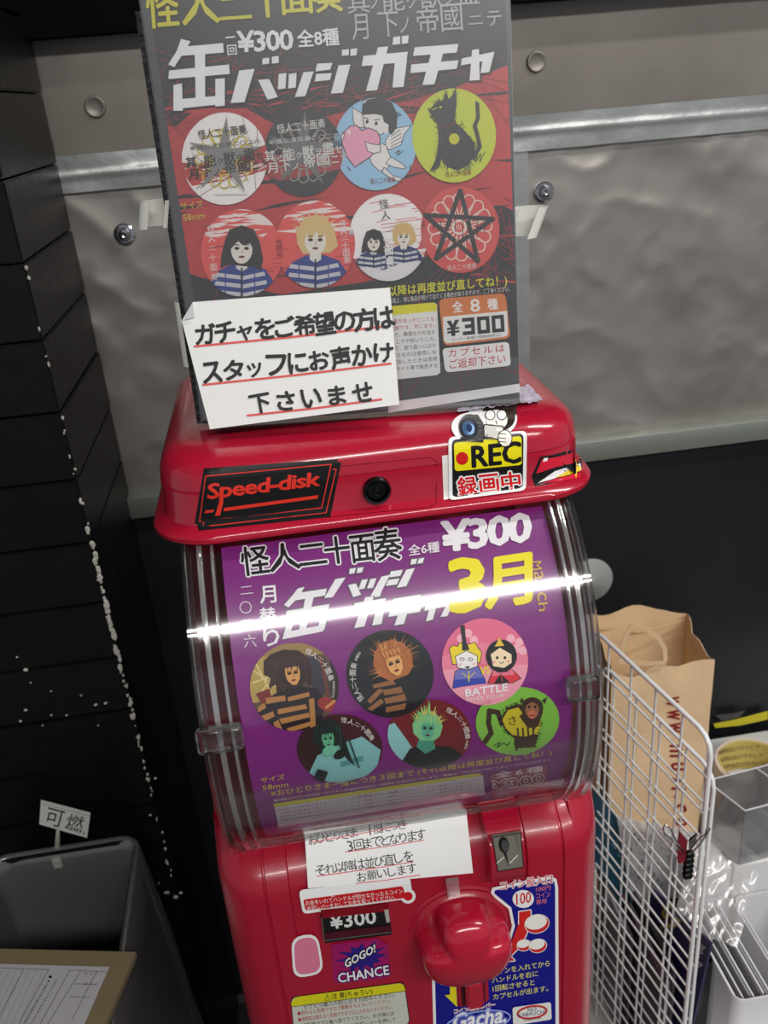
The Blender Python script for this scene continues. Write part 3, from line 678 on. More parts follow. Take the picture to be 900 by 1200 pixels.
pr.poly([(527, 1152), (534, 1151), (535, 1170), (535.5, 1179), (521, 1165), (527, 1164.5)], (226, 214, 30))
pr.otext('コイン返却レバー', 532, 1187, 580, 1178.5, 5.5, (214, 60, 70), WHT, .5, 0.01)
pr.otext('Gacha.', 530, 1206, 592, 1196, 19, WHT, (90, 100, 190), 2.2, 0.06, 0.2); pr.ring(560, 1196, 38, 12, 1.6, (150, 170, 230), -10)
pr.poly(rrect((600, 1179), (645, 1172.5), (646, 1193), (601, 1200), 3), (228, 228, 222)); pr.ring(623, 1184.5, 17, 7, 2.4, (196, 40, 40), -8)
pr.text('NO', 618, 1184, 628, 1182.5, 4.2, (20, 26, 110), .03); pr.text('KABAUCHI', 607, 1190.5, 638, 1186, 4.6, (20, 26, 110), .03); pr.text('PATENTED MODEL', 613, 1195, 634, 1192, 1.8, (40, 40, 60))
pr.build('instruction_decal', body, 'blue coin instruction decal with red arrow and white coins')
# handwritten notice on the body (paper)
NX = [(361, 1040), (554, 1022), (546, 949), (357, 975)]
_P0, _P1, _P2 = Vector((-.0380, -.595)), Vector((-.0388, -.5545)), Vector((-.0085, -.5270)); _pf = [(-.0380, -.64)]+[tuple(_P0*(1-t)**2+_P1*2*t*(1-t)+_P2*t*t) for t in [k/40 for k in range(41)]]
NP = loft_surface([[Vector((x, y, zz(z))) for y, z in _pf] for x in (-.12, .22)], 4.0, False)
nt_ = skin_sheet('paper_notice', NX, NP, 0.0010, 0.0003, WHITEP, 10, 40)
tag(nt_, 'small white handwritten notice taped below the clear drum', 'paper sign')
pr = Print(NP, 0.0016, rough=0.6)
INKB = (44, 42, 40); RP = (214, 60, 72)
pr.hand('おひとりさま 1度につき', 362, 990, 476, 971, 11, INKB, 0.0, -8, .8)
pr.hand('3回までとなります', 405, 998, 498, 983, 12, INKB, 0.0, -8, .8)
pr.hand('それ以降は並び直しを', 370, 1026, 484, 1008, 12, INKB, 0.0, -8, .8)
pr.hand('お願いします', 418, 1033, 488, 1021, 11, INKB, 0.0, -8, .8)
for a, b in (((364, 987), (477, 966)), ((405, 998), (497, 984)), ((371, 1026), (484, 1009)), ((417, 1034), (492, 1024))):
    pr.line([a, ((a[0]+b[0])/2, (a[1]+b[1])/2+.8), b], .9, RP)
pr.build('handwriting', nt_)
bm = bmesh.new(); sheet_t = [BODY.hit(x, y, .0045) for x, y in ((524, 1048), (538, 1046), (536, 1024), (521, 1026))]
bm.free(); adopt(mach, sheet('adhesive_tape', sheet_t, .0002, clear_plastic('clear_tape', gloss=.25, rough=.15, white=.12)))
st = bbox('machine_stand', (-0.12, -0.02, 0), (0.235, 0.27, 0.3595), mat('dark_stand', (30, 30, 33), .5), bevel=.004); tag(st, 'dark plinth under the red capsule machine', 'stand')

# ================================================================== POSTER standing on the lid
pBL, pBR = onY(238, 497, 0.051), onY(609, 472, 0.016)
pBL.z = pBR.z = zz(-0.2035); ux = (pBR-pBL).normalized(); pw_ = (pBR-pBL).length
tl_ = onY(162, 5, 0.075); upv = (tl_-pBL); upv -= ux*upv.dot(ux)*0.9; upv.normalize()
PN = ux.cross(upv).normalized()
if PN.y > 0: PN = -PN
PH = 0.312; SLEEVE = mat('sleeve_grey_edge', (74, 75, 78), 0.3)
lift = Vector((0, 0, 0.0065))
q = [pBL+lift, pBR+lift, pBR+upv*PH, pBL+upv*PH]
root = thing('poster', 'black and red badge poster in a clear sleeve propped on the red lid', 'poster', tuple(pBL+lift))
PS = Plane(pBL, PN)
card_ = adopt(root, sheet('sleeve', [v-PN*0.0004 for v in q], 0.0022, SLEEVE))
pr = Print(PS, 0.0001, rough=0.5)
CH = (46, 46, 50)
paper = [(173, -80), (596, -90), (609.5, 471), (248, 500)]
# paper area inside the sleeve (left edge follows the sleeve)
PAP = [(176, -60), (591, -70), (609, 463), (251, 497)]
pr.poly([(168, -40), (590, -55), (609, 460), (249, 494)], CH)
pr.build('printed_sheet', root)
CLIPP = [(168, -40), (590, -55), (608.5, 460), (249, 494)]
RR, RR2 = (192, 64, 66), (160, 66, 70)
pr = Print(PS, 0.0004, step=0.00001, rough=0.5); pr.clip = CLIPP
rnd = random.Random(3)
band = [(160, 128), (205, 150), (240, 118), (290, 128), (330, 150), (400, 132), (470, 118), (530, 104), (600, 74), (610, 250), (590, 242), (560, 250), (500, 300), (430, 330), (330, 345), (235, 325), (215, 318), (190, 322)]
jobs = {RR: [], CH: [], RR2: [], (140, 50, 56): []}
for k in range(170):                                         # torn, scratched edges of the red field
    x = rnd.uniform(165, 600); y = rnd.choice((rnd.uniform(105, 140), rnd.uniform(230, 330), rnd.uniform(100, 320))); L = rnd.uniform(15, 75); a = rnd.uniform(-.35, .2)
    x1, y1 = x+L*math.cos(a), y+L*math.sin(a); w = rnd.uniform(.6, 2.2)
    jobs[CH if k % 2 else RR].append([(x, y), ((x+x1)/2, (y+y1)/2-w), (x1, y1), ((x+x1)/2, (y+y1)/2+w)])
def ln(x, y, x1, y1, w, c_):
    L = math.hypot(x1-x, y1-y) or 1; nx, ny = -(y1-y)/L*w/2, (x1-x)/L*w/2; jobs[c_].append([(x+nx, y+ny), (x1+nx, y1+ny), (x1-nx, y1-ny), (x-nx, y-ny)])
for k in range(120):
    x = rnd.uniform(170, 600); y = rnd.uniform(50, 150); a = rnd.uniform(0, 3.1); L = rnd.uniform(30, 110); ln(x, y, x+L*math.cos(a), y+L*math.sin(a)*.8, rnd.uniform(.4, .9), RR2)
for k in range(70):
    x = rnd.uniform(235, 600); y = rnd.uniform(330, 460); a = rnd.choice((rnd.uniform(1.2, 1.8), rnd.uniform(.3, 2.8))); L = rnd.uniform(15, 60); ln(x, y, x+L*math.cos(a), y+L*math.sin(a)*.8, rnd.uniform(.6, 1.2), (140, 50, 56))
for k in range(30):
    x = rnd.uniform(565, 600); y = rnd.uniform(230, 330); a = rnd.uniform(0, 3); ln(x, y, x-50*math.cos(a), y+50*math.sin(a), .9, (140, 50, 56))
for k in range(8): ln(590-k*4, 245, 500+k*10, 330, .9, (140, 50, 56))
pr.poly(band, RR)
for c_ in (RR, CH, RR2, (140, 50, 56)):
    for P0 in jobs[c_]: pr.poly(P0, c_)
pr.build('scratch_artwork', root)
pr = Print(PS, 0.0016, rough=0.5)
OL = (216, 208, 36); GY = (186, 188, 190); WH = (242, 243, 245)
for i, (ch, cx_, cy_, w, h) in enumerate((('怪', 191, 8, 38, 50), ('人', 235, 6, 44, 46), ('二', 276, 10, 38, 26), ('十', 313, -2, 40, 46), ('面', 348, -3, 40, 40), ('奏', 385, -8, 38, 46))):
    pr.glyph(ch, cx_, cy_, w, h, -4, OL, 0.02)
for i, (ch, cx_, cy_, w, h) in enumerate((('其', 420, 3, 26, 26), ('ノ', 439, 3, 10, 16), ('能', 461, 0, 26, 27), ('ク', 482, 2, 11, 17), ('獣', 505, -3, 26, 27), ('ヲ', 526, -2, 12, 15), ('盡', 548, -8, 26, 27), ('セ', 568, -8, 14, 16),
                                         ('月', 422, 32, 19, 30), ('下', 455, 29, 24, 29), ('ノ', 474, 30, 11, 18), ('帝', 501, 24, 25, 30), ('國', 529, 21, 25, 32), ('ニ', 557, 24, 17, 10), ('テ', 579, 22, 17, 17))):
    pr.glyph(ch, cx_, cy_, w, h, -4, GY, 0.01)
pr.text('一', 265, 45.5, 276, 44.5, 1.8, WH, .02); pr.glyph('回', 272.5, 59, 11, 12, -5, WH, .02)
pr.text('¥300', 280, 61.5, 344, 58.5, 24, WH, .055, .06, .9); pr.text('全8種', 350, 56, 398, 53, 20, WH, .035)
pr.build('title_lettering', root, 'yellow and grey title lettering')
pr = Print(PS, 0.0016, rough=0.5)
# big slanted title, drawn stroke by stroke
def P_(*pts): pr.poly(list(pts), (22, 22, 24) if sh else WH)
for sh in (1, 0):
    d = 1.6 if sh else 0
    def q4(pts):
        cx_ = sum(p[0] for p in pts)/len(pts); cy_ = sum(p[1] for p in pts)/len(pts)
        pr.poly([(x+(d if x > cx_ else -d*.3)+d*.5, y+(d if y > cy_ else -d*.3)) for x, y in pts], (22, 22, 24) if sh else WH)
    q4([(213, 46), (224, 49), (218, 59), (205, 79), (198, 76), (208, 60)]); q4([(217, 55), (262, 51), (263, 62), (212, 66)]); q4([(199, 83), (269, 76), (270, 87), (198, 93)])
    q4([(229, 60), (241, 59), (241, 118), (230, 118)]); q4([(204, 100), (214, 98), (215, 130), (204, 130)]); q4([(253, 93), (264, 92), (264, 124), (253, 125)]); q4([(205, 117), (263, 112), (263, 122), (206, 128)])
    q4([(281, 83), (299, 81), (287, 120), (271, 121)]); q4([(303, 94), (316, 93), (326, 114), (314, 117)]); q4([(308, 69), (316, 68), (316, 75), (308, 76)]); q4([(319, 67), (327, 66), (327, 74), (319, 75)])
    q4([(327, 87), (336, 86), (335, 104), (326, 105)]); q4([(339, 87), (348, 86), (347, 103), (338, 104)]); q4([(356, 85), (368, 84), (358, 113), (346, 114)])
    q4([(372, 75), (390, 74), (387, 82), (370, 84)]); q4([(371, 87), (389, 86), (387, 94), (369, 96)]); q4([(397, 77), (411, 76), (402, 109), (388, 110)])
    q4([(401, 59), (409, 58), (409, 65), (401, 66)]); q4([(411, 58), (419, 57), (418, 65), (411, 66)])
    q4([(426, 66), (478, 61), (476, 73), (424, 78)]); q4([(443, 56), (455, 55), (442, 106), (429, 107)]); q4([(463, 70), (477, 70), (473, 102), (460, 103)]); q4([(461, 44), (469, 43), (469, 52), (460, 53)]); q4([(471, 43), (479, 42), (478, 51), (471, 52)])
    q4([(486, 56), (537, 52), (535, 62), (484, 66)]); q4([(482, 76), (537, 71), (535, 81), (481, 86)]); q4([(506, 60), (520, 60), (509, 99), (495, 100)])
    q4([(541, 69), (579, 61), (577, 70), (540, 77)]); q4([(553, 59), (561, 58), (562, 94), (550, 95)]); q4([(566, 66), (579, 62), (573, 85), (563, 86)]) 
pr.build('headline_lettering', root, 'big slanted silver white headline')
def badge_text(pr, cx_, cy_, col, w=42, dy=42):
    pr.text('怪人二十面奏', cx_-w/2, cy_+dy, cx_+w/2, cy_+dy-3, 6.5, col, 0.005)
def star(cx_, cy_, R_, r_, rot=0, sx=1):
    return [(cx_+(R_ if k % 2 == 0 else r_)*sx*math.sin(math.radians(k*36+rot)), cy_-(R_ if k % 2 == 0 else r_)*math.cos(math.radians(k*36+rot))) for k in range(10)]
# 1, 2 : star and flower badges
for (cx_, cy_, rx, ry, base, lc, tc, sc) in ((264, 186, 50, 54, (244, 242, 240), (214, 190, 60), (32, 30, 32), (136, 136, 134)), (356, 179, 46, 51, (56, 56, 60), (150, 148, 142), (222, 220, 216), (112, 112, 112))):
    pr = Print(PS, 0.0020, step=.00001, rough=0.5); E_ = ell(cx_, cy_, rx, ry, 0, 48); pr.poly(E_, base); pr.clip = E_; rn = random.Random(cx_)
    if cx_ == 264:
        pr.poly([(205, 190), (235, 192), (318, 168), (318, 200), (262, 212), (226, 218)], (190, 66, 66))
        for k in range(30): a, b = rn.uniform(215, 310), rn.uniform(190, 215); pr.line([(a, b), (a+rn.uniform(8, 26), b-rn.uniform(0, 6))], 1.2, (244, 242, 240))
    else:
        pr.poly([(300, 185), (410, 172), (410, 196), (330, 212), (300, 200)], (172, 60, 62))
    for k in range(16):
        a = math.radians(k*22.5); pr.ring(cx_+26*math.cos(a), cy_+27*math.sin(a), 8.5, 6, 1.5, lc, math.degrees(a), 16)
    pr.ring(cx_, cy_, 15, 15, 1.6, lc, 0, 20)
    for k in range(16): pr.line([(cx_+rn.uniform(-45, 45), cy_+rn.uniform(-50, 50)), (cx_+rn.uniform(-45, 45), cy_+rn.uniform(-50, 50))], .5, (110, 90, 80) if base[0] > 100 else (120, 70, 70))
    pr.poly(star(cx_, cy_-2, 48, 13, 3, .93), sc)
    pr.clip = None
    pr.text('怪人二十面奏', cx_-30, cy_-22, cx_+26, cy_-29, 11, tc, 0.012); pr.text('単独公演巡業二〇二六', cx_-40, cy_-9, cx_+42, cy_-18, 5.5, tc, 0.005)
    for k, (ch, dx, dy, s_) in enumerate((('其', -39, 4, 13), ('ノ', -28, 5, 6), ('能', -17, 2, 14), ('ク', -5, 3, 7), ('獣', 6, -1, 14), ('ヲ', 18, -1, 7), ('盡', 29, -5, 14), ('セ', 41, -4, 8), ('月', -36, 18, 12), ('下', -21, 15, 13), ('ノ', -9, 16, 7), ('帝', 7, 11, 13), ('國', 23, 8, 14), ('ニ', 37, 8, 8), ('テ', 47, 5, 8))):
        pr.glyph(ch, cx_+dx, cy_+dy, s_, s_, -6, tc, 0.02)
    pr.build('badge_picture', root, 'badge picture of a grey star on white' if cx_ == 264 else 'badge picture of a grey star on black')
# 3 : cherub with a pink heart
cx_, cy_ = 440, 169; pr = Print(PS, 0.0020, step=.00001, rough=0.5); E_ = ell(cx_, cy_, 48, 54, 0, 48); pr.poly(E_, (156, 202, 232)); SK = (234, 230, 226); LN = (40, 38, 42)
def blob(pts, col, w=.8):
    pr.poly(pts, col); pr.line(pts+pts[:1], w, LN)
blob([(413, 126), (424, 133), (430, 140), (432, 148), (424, 150), (416, 148), (414, 140)], SK)                                  # far wing
blob([(452, 164), (462, 151), (482, 147), (474, 157), (470, 170), (456, 176), (452, 172)], SK)                                   # near wing
for k in range(4): pr.line([(458, 172-k*4), (472-k, 165-k*4.2)], .7, LN)
blob([(436, 164), (452, 170), (456, 180), (460, 190), (452, 200), (444, 200), (436, 192), (432, 182)], SK)                         # trunk
blob([(458, 184), (470, 191), (476, 196), (473, 198), (462, 196), (452, 192)], SK); blob([(450, 196), (460, 205), (471, 209), (470, 212), (462, 212), (448, 202)], SK)   # legs
blob([(426, 118), (440, 116), (453, 122), (459, 134), (457, 150), (447, 158), (436, 156), (427, 148), (425, 134)], SK)              # face
pr.poly([(424, 135), (425, 123), (432, 117), (446, 114), (459, 120), (466, 134), (465, 150), (459, 158), (454, 154), (456, 147), (450, 143), (448, 136), (440, 134)], (52, 52, 56))  # bowl-cut hair
pr.poly(ell(452.5, 153, 3, 4), SK); pr.poly(ell(430.5, 143, 1.8, 2.2), LN); pr.poly(ell(441, 145, 1.8, 2.2), LN); pr.line([(427, 138), (432, 140)], 1.1, LN); pr.line([(439, 141), (445, 140)], 1.1, LN); pr.line([(433, 152), (436, 152)], 1, LN)
H = [(411, 148), (418, 147), (424, 153), (432, 150), (442, 154), (446, 163), (444, 174), (434, 184), (416, 196), (407, 184), (401, 168), (402, 156)]
blob(H, (234, 164, 190), 1.0); pr.poly(ell(409, 155, 2, 3.4, -30), (246, 214, 224))
blob([(428, 166), (436, 169), (446, 170), (446, 178), (438, 180), (431, 177)], SK); blob([(400, 158), (404, 156), (403, 162), (401, 166)], SK)
for a in ((466, 132, 470, 135), (466, 136, 470, 135.5), (408, 196, 411, 200), (480, 194, 482, 200)): pr.line([(a[0], a[1]), (a[2], a[3])], 1, LN)
pr.line([(463, 180), (468, 176), (466, 182), (472, 177)], .9, LN); badge_text(pr, 449, 176, (150, 50, 56), 30, 40); pr.build('badge_picture', root, 'badge picture of a winged cherub hugging a pink heart on blue')
# 4 : black cat on yellow-green
cx_, cy_ = 532, 159; pr = Print(PS, 0.0022, step=.00001, rough=0.5); E_ = ell(cx_, cy_, 49, 55, 0, 48); pr.poly(E_, (204, 214, 62)); DK = (58, 56, 60); DK2 = (82, 80, 84)
catb = [(504, 128), (512, 119), (519, 118), (523, 108), (526, 117), (534, 106), (535, 120), (533, 133), (532, 142), (545, 154), (556, 168), (556, 182), (548, 194), (536, 200), (524, 196), (518, 186), (513, 198), (505, 200), (512, 182), (514, 164), (512, 144), (506, 136)]
pr.poly(catb, DK); rn = random.Random(11)
for k in range(170):
    i = rn.randrange(len(catb)); t = rn.random(); a, b = catb[i], catb[(i+1) % len(catb)]; x, y = a[0]+(b[0]-a[0])*t, a[1]+(b[1]-a[1])*t; dx, dy = x-528, y-160; L = math.hypot(dx, dy); e = rn.uniform(1, 4)
    pr.line([(x-dx/L*2, y-dy/L*2), (x+dx/L*e+rn.uniform(-2, 2), y+dy/L*e+rn.uniform(0, 3))], .7, DK)
pr.line([(554, 186), (562, 172), (559, 158), (556, 148), (560, 138), (559, 122)], 4.5, DK); pr.line([(559, 126), (558, 120)], 2.5, DK)
for k in range(30): x, y = rn.uniform(515, 548), rn.uniform(142, 192); pr.line([(x, y), (x+rn.uniform(-4, 4), y+6)], .6, DK2)
pr.line([(512, 146), (522, 150), (534, 143)], 1.6, (120, 50, 56)); pr.poly(ell(532, 163, 6, 6.5), (214, 206, 50)); pr.line([(506, 129), (512, 127)], 1, (204, 214, 62)); pr.poly(ell(516, 126, 1.6, 1.3), (204, 214, 62))
pr.line([(553, 186), (560, 176), (557, 190), (563, 180), (562, 190), (568, 178)], .9, DK); badge_text(pr, 537, 168, (150, 60, 50), 30, 40); pr.build('badge_picture', root, 'badge picture of a scribbled black cat on yellow-green')
# 5, 6, 7 : portraits on red
def person(pr, cx_, cy_, s, hair, style, coat, st, face=(232, 226, 218), lip=(120, 40, 46)):
    q = lambda x, y: (cx_+x*s, cy_+y*s)
    L = lambda *p: [q(*v) for v in p]
    pr.poly(L((-.62, 1.1), (-.55, .42), (-.40, .22), (-.16, .10), (.16, .10), (.42, .20), (.62, .50), (.66, 1.1)), coat)
    pr.poly(L((-.10, .02), (.10, .02), (.10, .18), (0, .24), (-.10, .18)), face)
    for k in range(5):
        y = .26+k*.15; pr.poly(L((-.44-.02*k, y), (-.02, y+.05), (-.02, y+.12), (-.46-.02*k, y+.07)), st); pr.poly(L((.02, y+.06), (.40+.03*k, y-.02), (.42+.03*k, y+.05), (.02, y+.13)), st)
        pr.line(L((-.30, y), (-.28, y+.1)), s*.02, coat); pr.line(L((.22, y), (.24, y+.1)), s*.02, coat)
    pr.line(L((0, .18), (.0, 1.0)), s*.03, (26, 22, 40))
    if style == 'long': pr.poly(L((-.30, -.30), (-.22, -.50), (0, -.58), (.22, -.50), (.32, -.28), (.38, .02), (.34, .22), (.20, .16), (-.22, .12), (-.38, .18), (-.36, -.05)), hair)
    else: pr.poly(L((-.32, -.10), (-.34, -.34), (-.18, -.56), (.02, -.62), (.20, -.56), (.34, -.34), (.40, -.06), (.26, .06), (-.22, .08)), hair)
    pr.poly(ell(cx_, cy_-.16*s, .19*s, .26*s), face)
    if style == 'long': pr.poly(L((-.22, -.12), (-.22, -.44), (.02, -.50), (.22, -.42), (.22, -.10), (.15, -.26), (.02, -.22), (-.06, -.30), (-.14, -.22)), hair)
    else:
        pr.poly(L((-.22, -.06), (-.24, -.44), (.02, -.52), (.22, -.42), (.22, -.05), (.17, -.26), (.08, -.18), (.02, -.32), (-.08, -.16), (-.15, -.28)), hair)
        for k in range(9):
            a = math.radians(200+k*17.5); pr.poly(L((.28*math.cos(a)-.03, -.30+.22*math.sin(a)), (.28*math.cos(a)+.05, -.30+.22*math.sin(a)), (.46*math.cos(a), -.32+.38*math.sin(a))), hair)
    for sx in (-1, 1): pr.poly(ell(cx_+sx*.085*s, cy_-.17*s, .045*s, .028*s), (36, 30, 34)); pr.line(L((sx*.05, -.23), (sx*.13, -.235)), s*.018, (60, 50, 48))
    pr.line(L((0, -.14), (.012, -.08)), s*.014, (170, 140, 130)); pr.poly(ell(cx_, cy_-.02*s, .055*s, .022*s), lip)
for (cx_, cy_, rx, ry, hair, style, tx) in ((284, 296, 48, 51, (44, 38, 40), 'long', (248, 268, 252, 324)), (370, 286, 46.5, 51, (218, 190, 130), 'spiky', (402, 262, 407, 304))):
    pr = Print(PS, 0.0022, step=.00001, rough=0.5); E_ = ell(cx_, cy_, rx, ry, 0, 48); pr.poly(E_, (226, 90, 86)); pr.clip = E_; rn = random.Random(cx_)
    for k in range(26): y = cy_-ry+rn.uniform(0, 38); x = rn.uniform(cx_-50, cx_+20); L = rn.uniform(10, 50); pr.poly([(x, y), (x+L/2, y-2.2), (x+L, y-3), (x+L/2, y+1.6)], (238, 228, 224))
    for k in range(14): y = rn.uniform(cy_-10, cy_+40); x = rn.uniform(cx_-50, cx_+40); pr.line([(x, y), (x+rn.uniform(10, 24), y-2)], .8, (160, 56, 56))
    person(pr, cx_, cy_+6, 66, hair, style, (44, 62, 140), (204, 206, 210))
    pr.clip = None
    pr.vert('怪人二十面奏', tx[0], tx[1], tx[2], tx[3], 8.5, (232, 228, 226), .005); pr.build('badge_picture', root, 'badge picture of a %s person in a navy striped coat' % ('dark haired' if style == 'long' else 'blond'))
cx_, cy_ = 455, 278; pr = Print(PS, 0.0022, step=.00001, rough=0.5); E_ = ell(cx_, cy_, 46, 51, 0, 48); pr.poly(E_, (246, 243, 243)); pr.clip = E_; rn = random.Random(5)
for k in range(40): y = rn.uniform(238, 300); x = rn.uniform(430, 500); pr.line([(x, y), (x+rn.uniform(10, 30), y-3)], 1.0, (214, 120, 122))
pr.poly([(408, 304), (505, 290), (500, 262), (490, 290), (420, 306)], (200, 90, 92))
person(pr, 438, 290, 38, (40, 34, 36), 'long', (40, 50, 104), (210, 212, 216)); person(pr, 473, 284, 38, (214, 180, 116), 'spiky', (38, 50, 108), (204, 206, 210))
pr.poly([(408, 318), (430, 312), (450, 316), (470, 308), (505, 304), (500, 335), (410, 335)], (228, 224, 226))
pr.clip = None; pr.vert('怪人', 450, 239, 452, 252, 11, (90, 84, 84), .0); pr.vert('二十面奏', 453, 268, 457, 306, 10.5, (240, 238, 238), .03); pr.build('badge_picture', root, 'badge picture of two seated people in navy coats')
# 8 : black star on a petal crest
cx_, cy_ = 539, 269; pr = Print(PS, 0.0022, step=.00001, rough=0.5); E_ = ell(cx_, cy_, 46, 50.5, 0, 48); pr.poly(E_, (216, 84, 82)); CRM = (236, 220, 206)
for k in range(16):
    a = math.radians(k*22.5-3); c_, s_ = math.cos(a), math.sin(a); P = []
    for t in range(-90, 91, 20): tt = math.radians(t); r0, r1 = 32+6*math.cos(tt), 6.4*math.sin(tt); P.append((cx_+(r0*c_-r1*s_)*.98, cy_-3+(r0*s_+r1*c_)*1.04))
    pr.line([(cx_+11*c_, cy_-3+11*s_)]+P+[(cx_+11*c_, cy_-3+11*s_)], 1.4, CRM)
pr.poly(ell(cx_-1, cy_-3, 9, 9), CRM); pr.poly(ell(cx_-1, cy_-3, 6, 6), (216, 84, 82))
for k in range(3): pr.line([(cx_-5+k*2.5, cy_-6), (cx_-3+k*2.5, cy_)], .8, CRM)
sp = [star(cx_-2, cy_-1, 45, 17, 3, .93)[2*k] for k in range(5)]
for i in range(5):
    a, b = sp[i], sp[(i+2) % 5]; pr.line([a, (a[0]+(b[0]-a[0])*.38, a[1]+(b[1]-a[1])*.38)], 5.2, (52, 46, 50)); pr.line([b, (b[0]+(a[0]-b[0])*.56, b[1]+(a[1]-b[1])*.56)], 5.2, (52, 46, 50))
for k in range(8): x = 508+k*8.5; pr.line([(x, 258), (x, 266+rn.uniform(0, 12))], .9, (52, 46, 50))
badge_text(pr, 541, 271, CRM, 34, 46); pr.build('badge_picture', root, 'badge picture of a black star over a cream petal crest on red')
# lower lettering
pr = Print(PS, 0.0016, rough=0.5)
pr.text('サイズ', 213, 246, 239, 243, 8.5, (220, 200, 70), .005); pr.text('58mm', 216, 259, 241, 256, 7.5, (220, 200, 70), .01)
pr.build('size_lettering', root); pr = Print(PS, 0.0016, rough=0.5)
pr.text('以降は再度並び直してね！)', 456, 349, 594, 336, 14, (228, 222, 40), .02); pr.build('rule_lettering', root); pr = Print(PS, 0.0016, rough=0.5); pr.text('製造上、同じ製品が続けて出てくる場合がありますので、ご了承ください。', 456, 355.5, 597, 341, 6, (226, 226, 226), .01)
pr.build('small_rule_lettering', root); pr = Print(PS, 0.0016, rough=0.5)
pr.poly([(440, 360), (508, 354), (512, 356), (516, 436), (512, 439), (440, 447)], (232, 232, 232)); pr.poly([(440, 360), (508, 354), (512, 357), (512, 364), (440, 371)], (226, 218, 24))
for k, (t, c_) in enumerate((('カバー愛があったとしても', 1), ('大変危険です。死にます。', 1), ('ますので、無理な力を加え', 0), ('高いところや低いところ、', 0), ('ますので、取り扱いには十', 0), ('しているものは使用しな', 0), ('傷、変形したときは使用', 0), ('フリマサイト等で販売する', 0))):
    pr.text(t, 446+k*.4, 380+k*8.0, 509+k*.5, 375.5+k*7.8, 5.4, (196, 60, 66) if c_ else (50, 50, 52), .006)
pr.build('fine_print', root, 'white caution box with a yellow heading'); pr = Print(PS, 0.0016, rough=0.5)
pr.poly(rrect((514, 350), (592, 343), (598, 396), (520, 405), 7), (214, 124, 60)); pr.poly([(519, 371), (594, 364), (595, 391), (592, 394), (524, 402), (520, 399)], (236, 236, 234))
for i, ch in enumerate('全8種'): pr.glyph(ch, 536+i*20.5, 359-i*1.5, 12 if i != 1 else 11, 13 if i != 1 else 15, -5, (240, 240, 238), .03)
# blocky price digits
def blk(pts): pr.poly(pts, BLK)
blk([(523, 376), (528, 375), (530.5, 380), (533, 374.5), (538, 374), (533.5, 383), (538, 382.5), (538, 385), (533, 385.5), (533, 387), (538, 386.5), (538.3, 389), (533.3, 389.5), (533.6, 393), (529, 393.5), (528.7, 390), (524.2, 390.5), (524, 388), (528.5, 387.5), (528.3, 386), (523.8, 386.5), (523.6, 384), (528, 383.5)])
def digit(x, y, kind):
    w, h, t = 14.5, 20, 4.3; q = lambda a, b: (x+a+b*.06, y+b-a*.09)
    blk([q(0, 0), q(w, 0), q(w, t), q(0, t)]); blk([q(0, h-t), q(w, h-t), q(w, h), q(0, h)]); blk([q(w-t, 0), q(w, 0), q(w, h), q(w-t, h)])
    if kind == 3: blk([q(3, h/2-t/2), q(w, h/2-t/2), q(w, h/2+t/2), q(3, h/2+t/2)])
    else: blk([q(0, 0), q(t, 0), q(t, h), q(0, h)])
digit(541, 372.5, 3); digit(558.5, 371, 0); digit(575.5, 369.5, 0)
pr.text('メーカー希望小売価格(税込)', 529, 400, 586, 394, 4, (110, 90, 80), 0)
pr.build('price_box', root, 'orange price box reading ¥300'); pr = Print(PS, 0.0016, rough=0.5)
pr.poly(rrect((518, 408), (596, 400), (598.5, 428), (522, 436), 5), (236, 234, 234))
pr.text('カプセルは', 525.5, 418, 591, 411.5, 9, (190, 40, 56), .012, 0, 1.25); pr.text('ご返却下さい', 527, 432, 592, 425, 11, (190, 40, 56), .012)
pr.build('return_box', root, 'white box with red lettering')
pr = Print(PS, 0.0016, rough=0.5); pr.poly([(455, 471), (608.5, 449), (609, 459), (455, 483)], (228, 228, 230)); pr.build('white_margin', root)
flm = adopt(root, sheet('clear_film', [v+PN*0.0042 for v in q], 0.0002, clear_plastic('sleeve_film', gloss=0.05, rough=0.32)))
# clear zip edge of the sleeve, lying on the lid
bm = None
zp = sheet('zip_edge', [pBL+ux*0.05+Vector((0, -.001, .004)), pBR+Vector((0, -.001, .004)), pBR+lift*1.05-PN*-.0006, pBL+ux*0.05+lift*1.05-PN*-.0006], .0006, mat('ribbed_zip', (120, 120, 122), .3, bump=.6, bscale=300)); adopt(root, zp)
fs = bmesh.new()
FLQ = [(536, 487), (636, 474), (620, 456), (540, 474)]
flp = skin_sheet('plastic_flap', FLQ, LID, 0.0025, 0.0003, mat('crumpled_lilac_plastic', (196, 186, 204), .25, bump=1.0, bscale=120, var=.25, vscale=60), 26, 8, lambda u, v: .0022*noise.noise(Vector((u*16, v*5, 1)))+.0005)
fs.free(); adopt(root, flp)['label'] = 'crumpled pale plastic flap on the lid'
# black backing board with a rough edge behind the poster
bq = [pBL-ux*0.0052+Vector((0, 0, 0.003)), pBR-ux*.004+Vector((0, 0, 0.003)), pBR-ux*.004+upv*0.262, pBL-ux*0.0055+upv*0.262]
bb = sheet('backing_board', [v-PN*0.0040 for v in bq], 0.004, mat('black_corrugated_board', (16, 17, 22), 0.55, bump=1.0, bscale=220), None)
tag(bb, 'black corrugated backing board behind the poster, standing on the lid', 'board')
